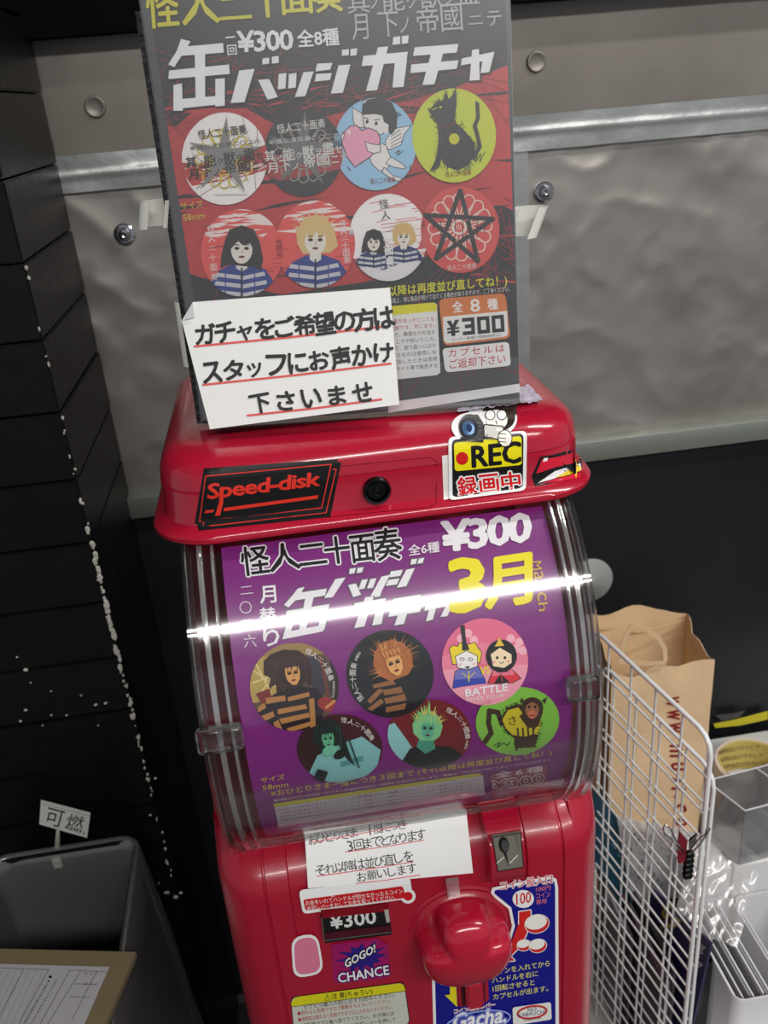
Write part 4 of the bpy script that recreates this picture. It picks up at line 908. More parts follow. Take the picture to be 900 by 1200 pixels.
# handwritten sign taped to the poster
SQ = [(246, 503), (468, 474), (456, 336), (212, 372)]
_A, _B, _C = PS.hit(226, 354, .0054), PS.hit(457, 337, .0054), PS.hit(360, 489, .0054)
_C = _C+(CAM-_C).normalized()*.020; _N = (_B-_A).cross(_C-_A).normalized(); _N = -_N if _N.y > 0 else _N
SP = Plane(_A, _N)
def pp(x, y, off): return SP.hit(x, y, off-.0036)
bm = bmesh.new(); pts = [(246, 503), (468, 474), (457, 337), (226, 354), (213, 376)]
a = [bm.verts.new(pp(x, y, .0036)) for x, y in pts]; b = [bm.verts.new(pp(x, y, .0031)) for x, y in pts]
bm.faces.new(a); bm.faces.new(b[::-1])
for i in range(5): bm.faces.new((a[i], b[i], b[(i+1) % 5], a[(i+1) % 5]))
sg = obj('handwritten_sign', bm, WHITEP); tag(sg, 'large white brush-lettered sign taped over the poster\'s lower left', 'paper sign')
pr = Print(SP, 0.0002, rough=0.55); RDL = (222, 92, 84)
for a, b in (((228, 406), (447, 383)), ((238, 451), (458, 426)), ((290, 487), (447, 468))): pr.line([a, ((a[0]+b[0])/2, (a[1]+b[1])/2+1), b], 2.6, RDL)
IK = (44, 44, 46)
def brush(t, x0, y0, x1, y1, s):
    st = random.getstate(); pr.hand(t, x0, y0, x1, y1, s, IK, 0.045, -6, 1.0)
brush('ガチャをご希望の方は', 229, 405, 462, 384, 25); brush('スタッフにお声かけ', 236, 450, 462, 424, 24); brush('下さいませ', 290, 486, 440, 470, 23)
pr.build('brush_lettering', sg)
bm = bmesh.new(); a = [pp(213, 376, .0040), pp(226, 354, .0037), pp(229, 372, .0062)]; vs = [bm.verts.new(v) for v in a]; vs2 = [bm.verts.new(v-PN*.0003) for v in a]
bm.faces.new(vs); bm.faces.new(vs2[::-1])
for i in range(3): bm.faces.new((vs[i], vs2[i], vs2[(i+1) % 3], vs[(i+1) % 3]))
adopt(sg, obj('folded_corner', bm, mat('white_paper_back', (214, 216, 218), .6)))
bm = bmesh.new(); P = [(213, 377), (229, 362), (226, 373), (229, 376), (222, 376)]
# white tape tabs holding things to the wall behind
def tab(name, pts, Y, label):
    P = [onY(x, y, Y) for x, y in pts]; bm = bmesh.new(); f = [bm.verts.new(p) for p in P]; g = [bm.verts.new(p+Vector((.002, .0012, 0))) for p in P]
    bm.faces.new(f); bm.faces.new(g[::-1])
    for i in range(len(P)): bm.faces.new((f[i], g[i], g[(i+1) % len(P)], f[(i+1) % len(P)]))
    o = obj(name, bm, mat('white_tape', (222, 222, 214), .5)); tag(o, label, 'tape')
bm.free()
def loop_tape(x, y, w, h, label, rot):
    """a strip of white tape curled into a loop and stuck behind the poster"""
    c = PS.hit(x, y, -.010); bm = bmesh.new(); rings = []
    for k in range(17):
        a = math.radians(360*k/16*.86-60); r1 = Vector((math.cos(a)*w, 0, 0))+PN*(-math.sin(a)*.009)
        for_ = [c+ux*r1.x+Vector((0, r1.y, 0))+upv*(h*s_)+ux*(s_*rot) for s_ in (-1, 1)]
        n_ = (ux*math.cos(a)-PN*math.sin(a))*.0005
        rings.append([for_[0], for_[1], for_[1]-n_, for_[0]-n_])
    loft(bm, rings); o = obj('tape_loop', bm, mat('white_tape', (222, 222, 214), .5), smooth=True, edge=50); tag(o, label, 'tape', 'white tape loops behind the poster')
loop_tape(612, 262, .0145, .0095, 'curled white tape loop sticking out at the poster\'s right edge', .004)
loop_tape(180, 251, .0125, .0085, 'white tape loop sticking out at the poster\'s upper left edge', .002)
loop_tape(219, 392, .0080, .022, 'tall white tape loop at the poster\'s lower left edge', .0)

# ================================================================== PURPLE CARD inside the drum
RC = 0.1535; DC = Drum(YC, ZC, RC); DC.cut = 4.0
card = obj('display_card', arcshell(-0.0545, 0.1680, RC, 0.0008, -49.5, 56, 60), mat('purple_card', (122, 28, 120), 0.4), smooth=True, edge=40)
tag(card, 'purple curved badge price card inside the clear drum', 'display card')
PUR = (122, 28, 120)
pr = Print(DC, 0.0002, rough=0.42)
WB = (232, 230, 234); SH = (96, 92, 100)
for ow, col in ((1.8, WB), (0, (20, 18, 24))):
    for (ch, x, y, w, h) in (('怪', 299, 657, 33, 34), ('人', 333, 653, 36, 32), ('二', 366, 650, 33, 24), ('十', 395, 645, 30, 32), ('面', 425, 643, 29, 32), ('奏', 454, 638, 33, 38)):
        if ow:
            for a in range(0, 360, 45): pr.glyph(ch, x+ow*math.cos(math.radians(a)), y+ow*math.sin(math.radians(a)), w, h, -7, col, .02)
        else: pr.glyph(ch, x, y, w, h, -7, col, .02)
pr.text('全6種', 479, 652, 515, 647, 12.5, (226, 222, 228), .03)
pr.text('¥300', 519, 647, 621, 634, 34, WB, .07, 0, .88); pr.text('¥300', 520.5, 647, 622, 634, 34, WB, .07, 0, .88)
pr.text('3', 529, 718, 568, 713, 60, (236, 222, 22), .07); pr.text('月', 570, 713, 622, 705, 56, (236, 222, 22), .065)
for i, ch in enumerate('March'): pr.glyph(ch, 629+i*1.8, 663+i*12.0, 10, 11, 84, (206, 170, 60), .01)
for i, (ch, x, y) in enumerate((('二', 289, 692), ('〇', 288, 712), ('二', 290, 731), ('六', 293, 751))): pr.glyph(ch, x, y, 15, 9 if ch == '二' else 15, -6, (214, 200, 216), 0)
for i, (ch, x, y) in enumerate((('月', 314, 697), ('替', 314, 722), ('り', 318, 747))): pr.glyph(ch, x, y, 19, 20, -5, WB, .03)
pr.build('card_title', card, 'white, black and yellow title lettering')
pr = Print(DC, 0.0006, rough=0.42)
def st(pts):
    cx_ = sum(p[0] for p in pts)/len(pts); cy_ = sum(p[1] for p in pts)/len(pts)
    pr.poly([(x+(1.2 if x > cx_ else -1.2), y+(1.2 if y > cy_ else -1.2)) for x, y in pts], SH)
def sw(pts): pr.poly(pts, WB)
strokes = [[(349, 690), (357, 688), (350, 700), (338, 712), (333, 709), (342, 699)], [(350, 695), (383, 690), (381, 698), (345, 704)], [(336, 716), (386, 708), (384, 717), (334, 725)], [(358, 700), (368, 698), (358, 740), (350, 741)], [(337, 728), (345, 727), (339, 747), (331, 749)], [(376, 722), (384, 721), (380, 738), (372, 739)], [(333, 741), (380, 732), (378, 740), (332, 749)],
  [(393, 679), (405, 677), (390, 700), (380, 701)], [(408, 686), (417, 684), (423, 697), (414, 700)], [(410, 667), (417, 666), (415, 672), (409, 673)], [(419, 666), (426, 665), (424, 671), (418, 672)], [(424, 680), (431, 679), (427, 690), (420, 691)], [(434, 679), (441, 678), (437, 689), (430, 690)], [(447, 676), (457, 674), (445, 697), (434, 699)],
  [(458, 670), (472, 668), (469, 675), (456, 677)], [(455, 680), (468, 678), (465, 685), (452, 687)], [(476, 668), (486, 666), (476, 687), (465, 689)], [(482, 656), (489, 655), (487, 661), (481, 662)], [(491, 655), (497, 654), (495, 660), (489, 661)],
  [(416, 707), (452, 701), (450, 710), (413, 716)], [(428, 700), (438, 699), (427, 734), (415, 736)], [(443, 706), (452, 705), (447, 731), (436, 733)], [(440, 695), (447, 694), (445, 699), (439, 700)],
  [(461, 702), (493, 697), (491, 704), (459, 709)], [(457, 715), (494, 709), (492, 717), (455, 723)], [(472, 705), (482, 704), (473, 731), (462, 733)],
  [(499, 709), (533, 702), (531, 709), (497, 716)], [(506, 702), (514, 701), (507, 726), (499, 728)], [(525, 704), (533, 702), (524, 722), (516, 723)]]
for s_ in strokes: st(s_)
for s_ in strokes: sw(s_)
pr.build('card_headline', card, 'slanted white headline lettering')
def photo_badge(cx_, cy_, rx, ry, bg, label, fn, rot=0):
    global pr
    pr = Print(DC, 0.0010, step=.00002, rough=0.42); E_ = ell(cx_, cy_, rx, ry, rot, 48); pr.poly(E_, bg); pr.clip = E_; fn(cx_, cy_); pr.clip = None
    return pr
WA = (232, 226, 220)
def close_face(cx_, cy_, s, face, hair, lip, tilt=0, spikes=True, shade=(60, 40, 30), hair2=None, hs=1.0):
    c_, s_ = math.cos(math.radians(tilt)), math.sin(math.radians(tilt))
    q = lambda x, y: (cx_+(x*c_-y*s_)*s, cy_+(x*s_+y*c_)*s); L = lambda *p: [q(*v) for v in p]; rn = random.Random(int(cx_*7))
    hb = L((-.95, .35), (-1.05, -.25), (-.8, -.85), (-.3, -1.2), (.25, -1.2), (.75, -.85), (1.0, -.2), (.85, .45), (.5, .75), (-.45, .8)); hb = [(cx_+(x-cx_)*hs, cy_+(y-cy_)*hs) for x, y in hb]; pr.poly(hb, hair)
    if spikes:
        for k in range(60):
            a = math.radians(rn.uniform(150, 390)); r0 = .8*hs; r1 = rn.uniform(1.15, 1.6)*hs; pr.poly(L((r0*math.cos(a)-.06, -.1+r0*math.sin(a)), (r0*math.cos(a)+.06, -.1+r0*math.sin(a)+.05), (r1*math.cos(a+.1), -.1+r1*math.sin(a+.1))), hair if k % 3 else (hair2 or hair))
    pr.poly(L((-.48, -.5), (.48, -.5), (.55, -.05), (.45, .45), (.15, .82), (-.12, .82), (-.45, .45), (-.55, -.05)), face)
    for k in range(9): x = -.55+k*.135; pr.poly(L((x-.09, -1.0), (x+.11, -1.0), (x+rn.uniform(-.1, .1), -.28+rn.uniform(-.15, .22))), hair if k % 2 else (hair2 or hair))
    for sx in (-1, 1):
        pr.poly([(q(sx*.24, -.06)[0]+px_, q(sx*.24, -.06)[1]+py_) for px_, py_ in ell(0, 0, .17*s, .10*s, tilt)], shade); pr.poly([(q(sx*.24, -.05)[0]+px_, q(sx*.24, -.05)[1]+py_) for px_, py_ in ell(0, 0, .06*s, .05*s, tilt)], (20, 14, 14))
        pr.line(L((sx*.10, -.20), (sx*.40, -.22)), .05*s, shade)
    pr.line(L((.03, -.02), (.07, .22), (-.02, .24)), .04*s, tuple(int(v*.7) for v in face)); pr.poly([(q(0, .46)[0]+px_, q(0, .46)[1]+py_) for px_, py_ in ell(0, 0, .17*s, .075*s, tilt)], lip); pr.line(L((-.16, .46), (.16, .46)), .02*s, (50, 14, 18))
def jacket(pts, col, stripes, sc):
    pr.poly(pts, col)
    for s_ in stripes: pr.poly(s_, sc)
def A_(x, y):
    pr.poly([(292, 770), (330, 762), (330, 818), (292, 824)], (178, 152, 84)); pr.poly([(310, 756), (400, 750), (400, 765), (300, 770)], (150, 124, 80))
    for a, b in (((300, 778), (318, 812)), ((296, 800), (322, 790)), ((304, 815), (326, 780)), ((298, 786), (326, 806))): pr.line([a, b], 2, (214, 196, 130))
    pr.poly([(362, 768), (382, 772), (388, 812), (366, 812)], (58, 52, 66)); pr.line([(376, 770), (384, 812)], 4, (108, 58, 44)); pr.poly([(386, 760), (400, 790), (400, 850), (388, 820)], (44, 36, 34))
    pr.poly([(309, 774), (318, 766), (332, 761), (350, 762), (361, 770), (366, 786), (364, 804), (357, 798), (352, 812), (345, 806), (336, 818), (333, 806), (325, 816), (323, 802), (315, 806), (317, 794), (309, 790)], (52, 32, 30))
    for k in range(14): pr.line([(322+k*2.6, 766+abs(k-7)*.6), (318+k*3.1+(k-7)*.6, 800+(k*7 % 12))], .7, (84, 50, 44))
    close_face(343, 789, 16, (214, 156, 92), (48, 30, 30), (140, 50, 50), -10, False, (60, 34, 26), (66, 36, 34))
    pr.poly([(300, 812), (316, 806), (322, 830), (316, 840)], (120, 40, 40))
    jacket([(300, 830), (322, 812), (350, 803), (372, 806), (380, 818), (376, 856), (330, 862), (296, 845)], (34, 24, 30), [[(311, 817), (334, 814), (335, 820), (312, 824)], [(337, 816), (362, 810), (363, 815), (338, 821)], [(302, 828), (310, 822), (312, 828), (302, 834)], [(325, 830), (358, 824), (360, 829), (326, 836)], [(327, 841), (362, 834), (363, 839), (330, 847)], [(336, 852), (364, 844), (364, 849), (338, 857)], [(306, 838), (320, 832), (322, 838), (308, 845)], [(320, 846), (326, 842), (332, 856), (326, 858)], [(362, 818), (368, 817), (370, 850), (364, 852)]], (176, 122, 66))
    pr.poly(ell(383, 824, 11, 8, 20), (150, 50, 46)); pr.line([(382, 828), (392, 820)], 3, (206, 140, 80))
photo_badge(345, 804, 52, 51, (96, 74, 56), '', A_)
for i, ch in enumerate('怪人二十面奏'): a = math.radians(-68+i*10.4); pr.glyph(ch, 345+46*math.cos(a)*.96+0, 806+46*math.sin(a), 7.2, 7.2 if ch not in '二' else 4, math.degrees(a)+90, WA, .01)
for i, ch in enumerate('MAKOTO'): a = math.radians(-6+i*4); pr.glyph(ch, 345+46*math.cos(a), 804+46*math.sin(a), 2.8, 2.8, math.degrees(a)+90, WA, 0)
pr.build('badge_picture', card, 'badge picture of a dark haired person in a tan striped jacket')
def B_(x, y):
    pr.poly([(408, 760), (430, 742), (480, 742), (508, 780), (508, 842), (440, 842)], (24, 26, 30))
    jacket([(424, 815), (440, 798), (462, 792), (482, 792), (492, 815), (480, 842), (424, 842)], (30, 26, 30), [[(436, 802), (460, 796), (464, 801), (438, 806)], [(430, 820), (444, 806), (450, 808), (434, 824)], [(448, 808), (470, 804), (472, 811), (450, 814)], [(450, 818), (474, 812), (476, 820), (452, 824)], [(452, 828), (476, 823), (474, 830), (452, 834)], [(430, 830), (446, 818), (450, 822), (436, 832)]], (146, 100, 62))
    close_face(462, 777, 17, (226, 170, 104), (176, 104, 56), (112, 28, 34), -18, True, (70, 38, 28), (208, 142, 76), 1.35)
photo_badge(457, 789, 51, 51, (30, 34, 38), '', B_)
for i, ch in enumerate('怪人二十面奏'): a = math.radians(143+i*10.2); pr.glyph(ch, 457+44*math.cos(a), 790+44*math.sin(a), 7.2, 7.2 if ch not in '二' else 4, math.degrees(a)+90, WA, .01)
for i, ch in enumerate('KEN'): a = math.radians(205+i*4.5); pr.glyph(ch, 457+44*math.cos(a), 790+44*math.sin(a), 3.2, 3.2, math.degrees(a)+90, WA, 0)
pr.build('badge_picture', card, 'badge picture of an orange haired person on black')
def C_(x, y):
    pr.poly([(517, 770), (560, 750), (560, 782), (517, 786)], (232, 130, 156)); pr.poly([(560, 752), (618, 760), (618, 790), (560, 776)], (232, 130, 156)); pr.poly([(517, 785), (618, 778), (618, 826), (517, 826)], (240, 158, 178))
    for (a, b) in ((540, 748), (548, 742), (555, 750), (598, 748), (608, 752), (604, 760), (612, 762)): pr.poly(ell(a, b, 5, 5), (244, 178, 194))
    LNc = (34, 28, 34)
    def bl(pts, c, w=.8): pr.poly(pts, c); pr.line(pts+pts[:1], w, LNc)
    bl([(533, 786), (547, 780), (560, 780), (568, 796), (569, 800), (548, 802), (530, 806)], (110, 112, 190)); pr.poly([(532, 796), (568, 793), (569, 800), (548, 803), (530, 806)], (50, 66, 170)); pr.line([(549, 786), (549, 798)], 1.4, (220, 200, 60)); pr.line([(541, 788), (549, 794), (556, 787)], 1, (220, 200, 60))
    bl([(528, 768), (526, 760), (530, 756), (536, 757), (538, 753), (548, 755), (556, 752), (560, 759), (564, 764), (562, 776), (530, 778)], (236, 214, 40)); bl([(533, 769), (546, 762), (559, 768), (559, 780), (548, 784), (536, 782)], (240, 238, 236))
    pr.poly([(539, 733), (544, 732), (546, 752), (550, 761), (541, 762), (541, 750)], (40, 40, 44)); 
    for ex in (541, 551): pr.ring(ex, 772, 2.6, 1.6, .7, LNc, 0, 12)
    bl([(544, 781), (550, 780), (548, 783)], (20, 18, 20), .4); pr.poly(ell(539, 778, 2, 1.6), (244, 190, 196)); pr.poly(ell(555, 777, 2, 1.6), (244, 190, 196))
    bl([(571, 800), (577, 785), (588, 778), (600, 784), (610, 794), (600, 799), (585, 800)], (222, 50, 66)); pr.poly([(577, 785), (588, 778), (600, 784), (602, 790), (576, 791)], (232, 120, 140)); bl([(581, 783), (594, 781), (594, 786), (582, 787)], (240, 220, 120), .6); bl([(578, 800), (586, 789), (596, 798)], (30, 24, 28), .5); pr.line([(586, 789), (588, 797)], 1.6, (160, 60, 50))
    pr.poly(ell(587, 768, 18, 19), (26, 24, 28)); bl([(574, 766), (585, 758), (599, 766), (599, 776), (590, 782), (577, 780)], (246, 224, 184), .6)
    for ex in (582, 591): pr.poly(ell(ex, 770, 1.6, 1.8), LNc)
    pr.line([(584, 775), (587, 776.5), (590, 774.5)], .8, LNc); pr.poly(ell(578, 775, 2, 1.4), (244, 160, 160)); pr.poly(ell(595, 774, 2, 1.4), (244, 160, 160)); pr.poly([(579, 757), (582, 752), (584, 746), (587, 751), (590, 756)], (230, 196, 60))
    pr.text('VS', 562, 790, 573, 788, 9, (240, 220, 40), .04)
    pr.text('BATTLE', 545, 815, 594, 808, 8.5, WHT, .06); pr.text('FEVER TOUR', 546, 820.5, 590, 815, 3.6, WHT, .02); pr.text('二十六', 562, 825, 575, 822, 3, (150, 40, 60), .01)
photo_badge(568, 775, 50.5, 50.5, (226, 108, 142), '', C_); pr.build('badge_picture', card, 'pink badge picture of two festival dolls with the word BATTLE')
def D_(x, y):
    pr.poly([(345, 840), (380, 830), (375, 920), (345, 915)], (50, 22, 28))
    jacket([(362, 905), (372, 884), (395, 872), (424, 862), (446, 878), (440, 905), (400, 916), (372, 914)], (130, 190, 190), [[(398, 892), (425, 884), (426, 890), (400, 898)]], (84, 150, 150))
    pr.poly([(366, 858), (370, 848), (379, 842), (390, 842), (399, 849), (403, 862), (409, 880), (416, 897), (406, 888), (400, 880), (397, 872), (372, 880), (374, 872), (367, 872)], (28, 40, 38))
    for k in range(8): pr.line([(372+k*3.6, 845+abs(k-4)), (369+k*4.4, 868+(k*5 % 9))], .6, (60, 96, 84)); close_face(384, 863, 13, (96, 178, 138), (26, 40, 36), (50, 96, 80), -8, False, (36, 80, 66))
    pr.poly(ell(386, 876, 9, 6, -20), (110, 186, 156)); pr.poly(ell(398, 880, 8, 5, -30), (24, 26, 28)); pr.poly([(365, 912), (372, 897), (384, 900), (378, 915)], (24, 30, 34)); pr.line([(408, 862), (420, 895)], 2, (30, 60, 60))
photo_badge(398, 876, 50, 40, (66, 26, 32), '', D_)
for i, ch in enumerate('怪人二十面奏'): a = math.radians(-78+i*10.5); pr.glyph(ch, 393+46*math.cos(a), 876+36*math.sin(a), 7.0, 6.2 if ch not in '二' else 3.4, math.degrees(a)+88, WA, .01)
pr.build('badge_picture', card, 'green lit badge picture of a singer holding a microphone')
def E_f(x, y):
    jacket([(452, 850), (462, 846), (478, 868), (486, 880), (470, 892), (454, 878)], (140, 196, 196), [], WA); pr.poly([(470, 892), (480, 876), (500, 872), (528, 874), (546, 886), (530, 900), (480, 900)], (30, 32, 36)); pr.poly([(490, 866), (508, 866), (510, 876), (498, 882), (488, 874)], (70, 150, 124))
    close_face(501, 853, 15, (96, 178, 146), (126, 196, 140), (90, 40, 50), 2, False, (36, 70, 66), (150, 206, 130), 1.15); rn = random.Random(8)
    for k in range(34): a = math.radians(rn.uniform(195, 350)); pr.poly([(501+13*math.cos(a)-1.5, 848+13*math.sin(a)), (501+13*math.cos(a)+1.5, 848+13*math.sin(a)), (501+rn.uniform(18, 27)*math.cos(a), 848+rn.uniform(17, 30)*math.sin(a))], (206, 190, 100) if k % 2 else (130, 196, 120))
photo_badge(503, 859, 49, 40.5, (112, 32, 36), '', E_f)
for i, ch in enumerate('怪人二十面奏'): a = math.radians(-58+i*11); pr.glyph(ch, 502+45*math.cos(a), 862+37*math.sin(a), 7.2, 6.4 if ch not in '二' else 3.4, math.degrees(a)+88, WA, .01)
for i, ch in enumerate('KEN'): a = math.radians(8+i*5); pr.glyph(ch, 502+45*math.cos(a), 862+37*math.sin(a), 3, 2.8, math.degrees(a)+88, WA, 0)
pr.build('badge_picture', card, 'green lit badge picture of a spiky haired person on red')
def F_(x, y):
    DKB = (64, 46, 38); YB = (200, 184, 44)
    pr.line([(588, 848), (583, 834), (573, 832), (572, 846), (575, 858), (568, 868)], 6, DKB); pr.line([(570, 864), (566, 870)], 3, DKB)
    bd = [(586, 842), (594, 828), (608, 824), (624, 836), (634, 846), (630, 862), (626, 874), (604, 876), (602, 864), (592, 856)]; pr.poly(bd, DKB); pr.poly([(588, 842), (595, 831), (607, 828), (617, 842), (628, 858), (614, 862), (600, 860), (592, 852)], YB); pr.poly([(624, 858), (632, 842), (634, 846), (630, 860)], YB)
    rn = random.Random(2)
    for k in range(90):
        i = rn.randrange(len(bd)); t = rn.random(); a, b = bd[i], bd[(i+1) % len(bd)]; xx, yy = a[0]+(b[0]-a[0])*t, a[1]+(b[1]-a[1])*t; dx, dy = xx-608, yy-848; L = math.hypot(dx, dy); e = rn.uniform(1, 3); pr.line([(xx-dx/L*2, yy-dy/L*2), (xx+dx/L*e+rn.uniform(-1, 1), yy+dy/L*e)], .6, (30, 24, 22))
    for a in (606, 612, 618, 624): pr.line([(a, 852), (a+2, 874)], 2, DKB)
    pr.poly([(608, 838), (620, 828), (636, 832), (630, 850), (618, 852)], DKB); pr.poly(ell(623, 828, 13, 12), DKB); pr.poly([(608, 822), (611, 816), (614, 822)], DKB); pr.poly([(634, 820), (641, 815), (638, 824)], DKB)
    pr.poly(ell(623, 831, 8, 9), (150, 100, 72)); pr.poly(ell(623, 836, 5, 5), (196, 110, 90))
    for ex in (619.5, 626.5): pr.poly(ell(ex, 827, 1.5, 1.6), (24, 16, 14))
    pr.line([(620, 837), (626, 837)], .8, (60, 24, 20)); pr.glyph('さ', 600, 843, 9, 10, -6, (40, 30, 24), .0); pr.line([(578, 872), (586, 868), (582, 874), (590, 869), (594, 872), (597, 868)], .9, (34, 40, 26))
photo_badge(606, 844, 49, 39.5, (128, 190, 72), '', F_, -8)
for i, ch in enumerate('怪人二十面奏'): pr.glyph(ch, 589+i*3.2, 830-i*1.6+(i-2.5)**2*.2, 3.4, 3.2, -25, (60, 70, 30), 0)
pr.build('badge_picture', card, 'green badge picture of a brown and yellow monkey')
pr = Print(DC, 0.0006, rough=0.42)
YC2 = (206, 184, 62)
pr.text('サイズ', 306, 917, 334, 912.5, 6.5, YC2, 0); pr.text('58mm', 308, 925.5, 338, 921, 5.5, YC2, .005)
pr.text('※おひとりさま一度につき３回まで (それ以降は再度並び直してね！)', 318, 934, 646, 885, 8.5, YC2, .015, h1=7)
pr.text('●掲載されている写真・イラストは実際の商品と一部異なる場合がございます。製造上、同じ製品が続けて出てくる場合があります。', 321, 938.5, 648, 890, 2.6, (206, 196, 210), 0, h1=2.4)
pr.poly([(320, 941), (560, 905), (566, 908), (566, 914), (323, 950)], (198, 190, 40)); pr.text('⚠使用上のご注意', 410, 936, 466, 927.5, 4, (40, 36, 20), .005)
pr.poly([(322, 945), (566, 908), (568, 930), (326, 968)], (196, 186, 196))
for k in range(4): pr.text('本製品は対象年齢十五才以上です口に入れると危険ですので絶対に与えないでください無理な力を加えないで', 325+k, 949.5+k*4, 562, 914+k*4, 2.4, (120, 80, 96), 0)
pr.poly([(574, 906), (640, 895), (642, 925), (576, 934)], (150, 70, 92)); pr.text('全6種', 580, 911, 636, 903, 7, (226, 214, 222), .02, 0, 1.3); pr.otext('¥300', 577, 924, 637, 914.5, 9.5, (120, 30, 60), (226, 214, 222), .9, .04)
pr.build('card_fine_print', card, 'yellow rule text and pale caution box along the card\'s foot')

# ================================================================== RIGHT SIDE: rack, bags, files
cab = bbox('low_cabinet', (0.27, 0.0, 0), (1.3, 0.585, zz(-1.352)), mat('white_laminate', (190, 190, 188), .5), bevel=.004); tag(cab, 'low white cabinet to the right of the machine, under the files', 'cabinet')
def wire(parent, pts, r, name='wire', seg=7):
    bm = bmesh.new(); tube(bm, pts, r, seg); return adopt(parent, obj(name, bm, WHITEW, smooth=True, edge=60))
def grid_panel(label, A, post, ztop, rf, rw, off, nv):
    """upright wire grid panel from A (far) to B/post (near); frame rods then the wires"""
    zb = zz(-1.347); A = Vector(A); post = Vector(post); root = thing('wire_grid_panel', label, 'wire rack', (post.x, post.y, zb), 'white wire grid panels')
    d = (A-post); L = d.length; d.normalize(); top = zz(ztop); rc = .022
    P = [Vector((A.x, A.y, zb+rf)), Vector((A.x, A.y, top-rc))]+[Vector((A.x, A.y, top-rc))-d*(rc*(1-math.cos(math.radians(a))))+Vector((0, 0, rc*math.sin(math.radians(a)))) for a in (30, 60, 90)]
    Q = [Vector((post.x, post.y, top-rc))+d*(rc*(1-math.cos(math.radians(a))))+Vector((0, 0, rc*math.sin(math.radians(a)))) for a in (90, 60, 30, 0)]+[Vector((post.x, post.y, zb+rf))]
    wire(root, P+Q, rf, 'frame_rod', 10)
    s = 0.0505; k = 1
    while k*s < L-.01 and k <= nv:
        p = post+d*(k*s); wire(root, [Vector((p.x, p.y, zb)), Vector((p.x, p.y, top))], rw); k += 1
    n = Vector((-d.y, d.x, 0)); z = top-s+off
    while z > zb+.01:
        wire(root, [Vector((post.x, post.y, z))+n*rw*1.7, Vector((A.x, A.y, z))+n*rw*1.7], rw); z -= s
    return root
g1 = grid_panel('front white wire grid panel with a thick frame rod, nearest the machine', (0.3575, 0.385, 0), (0.4025, 0.150, 0), -0.645, .0029, .0015, 0, 9)
g2 = grid_panel('second white wire grid panel, just behind and lower than the first', (0.3700, 0.385, 0), (0.4140, 0.157, 0), -0.700, .0024, .0014, 0, 9)
# spring clip on the post
rt = thing('clip', 'chrome wire-armed spring clip on the post of the front grid panel', 'clip', tuple(onY(806, 1005, .140)))
c = onY(806, 1012, .143); bm = bmesh.new()
for k in range(5):
    z = c.z+.016-k*.008; disc(bm, (c.x-.0045, .1415, z), (1, 0, 0), [(.0042, 0), (.0048, .001), (.0048, .008), (.0042, .009)], 14)
adopt(rt, obj('spring_block', bm, mat('black_steel', (22, 22, 24), .25, .7), smooth=True, edge=40))
for pts, nm in ((((803, 1000), (792, 985), (786, 972), (780, 966), (777, 970), (779, 978), (786, 982), (796, 996)), 0), (((810, 1000), (820, 990), (830, 975), (832, 971), (829, 969), (826, 978), (818, 984), (809, 996)), 1)):
    bm = bmesh.new(); tube(bm, [onY(x, y, .138-.006*nm) for x, y in pts], .0009, 8); adopt(rt, obj('arm', bm, CHROME, smooth=True))
bm = bmesh.new(); P = [onY(x, y, .139) for x, y in ((797, 975), (806, 985), (803, 1010), (795, 1012), (794, 992))]; a = [bm.verts.new(p) for p in P]; b = [bm.verts.new(p+Vector((0, .002, 0))) for p in P]
bm.faces.new(a); bm.faces.new(b[::-1]); [bm.faces.new((a[i], b[i], b[(i+1) % 5], a[(i+1) % 5])) for i in range(5)]
adopt(rt, obj('red_tab', bm, mat('dark_red_tab', (120, 20, 40), .4)))
bm = bmesh.new(); P = [onY(x, y, .1388) for x, y in ((808, 985), (817, 977), (815, 990), (808, 996))]; a = [bm.verts.new(p) for p in P]; b = [bm.verts.new(p+Vector((0, .002, 0))) for p in P]
bm.faces.new(a); bm.faces.new(b[::-1]); [bm.faces.new((a[i], b[i], b[(i+1) % 4], a[(i+1) % 4])) for i in range(4)]
adopt(rt, obj('steel_tab', bm, CHROME))
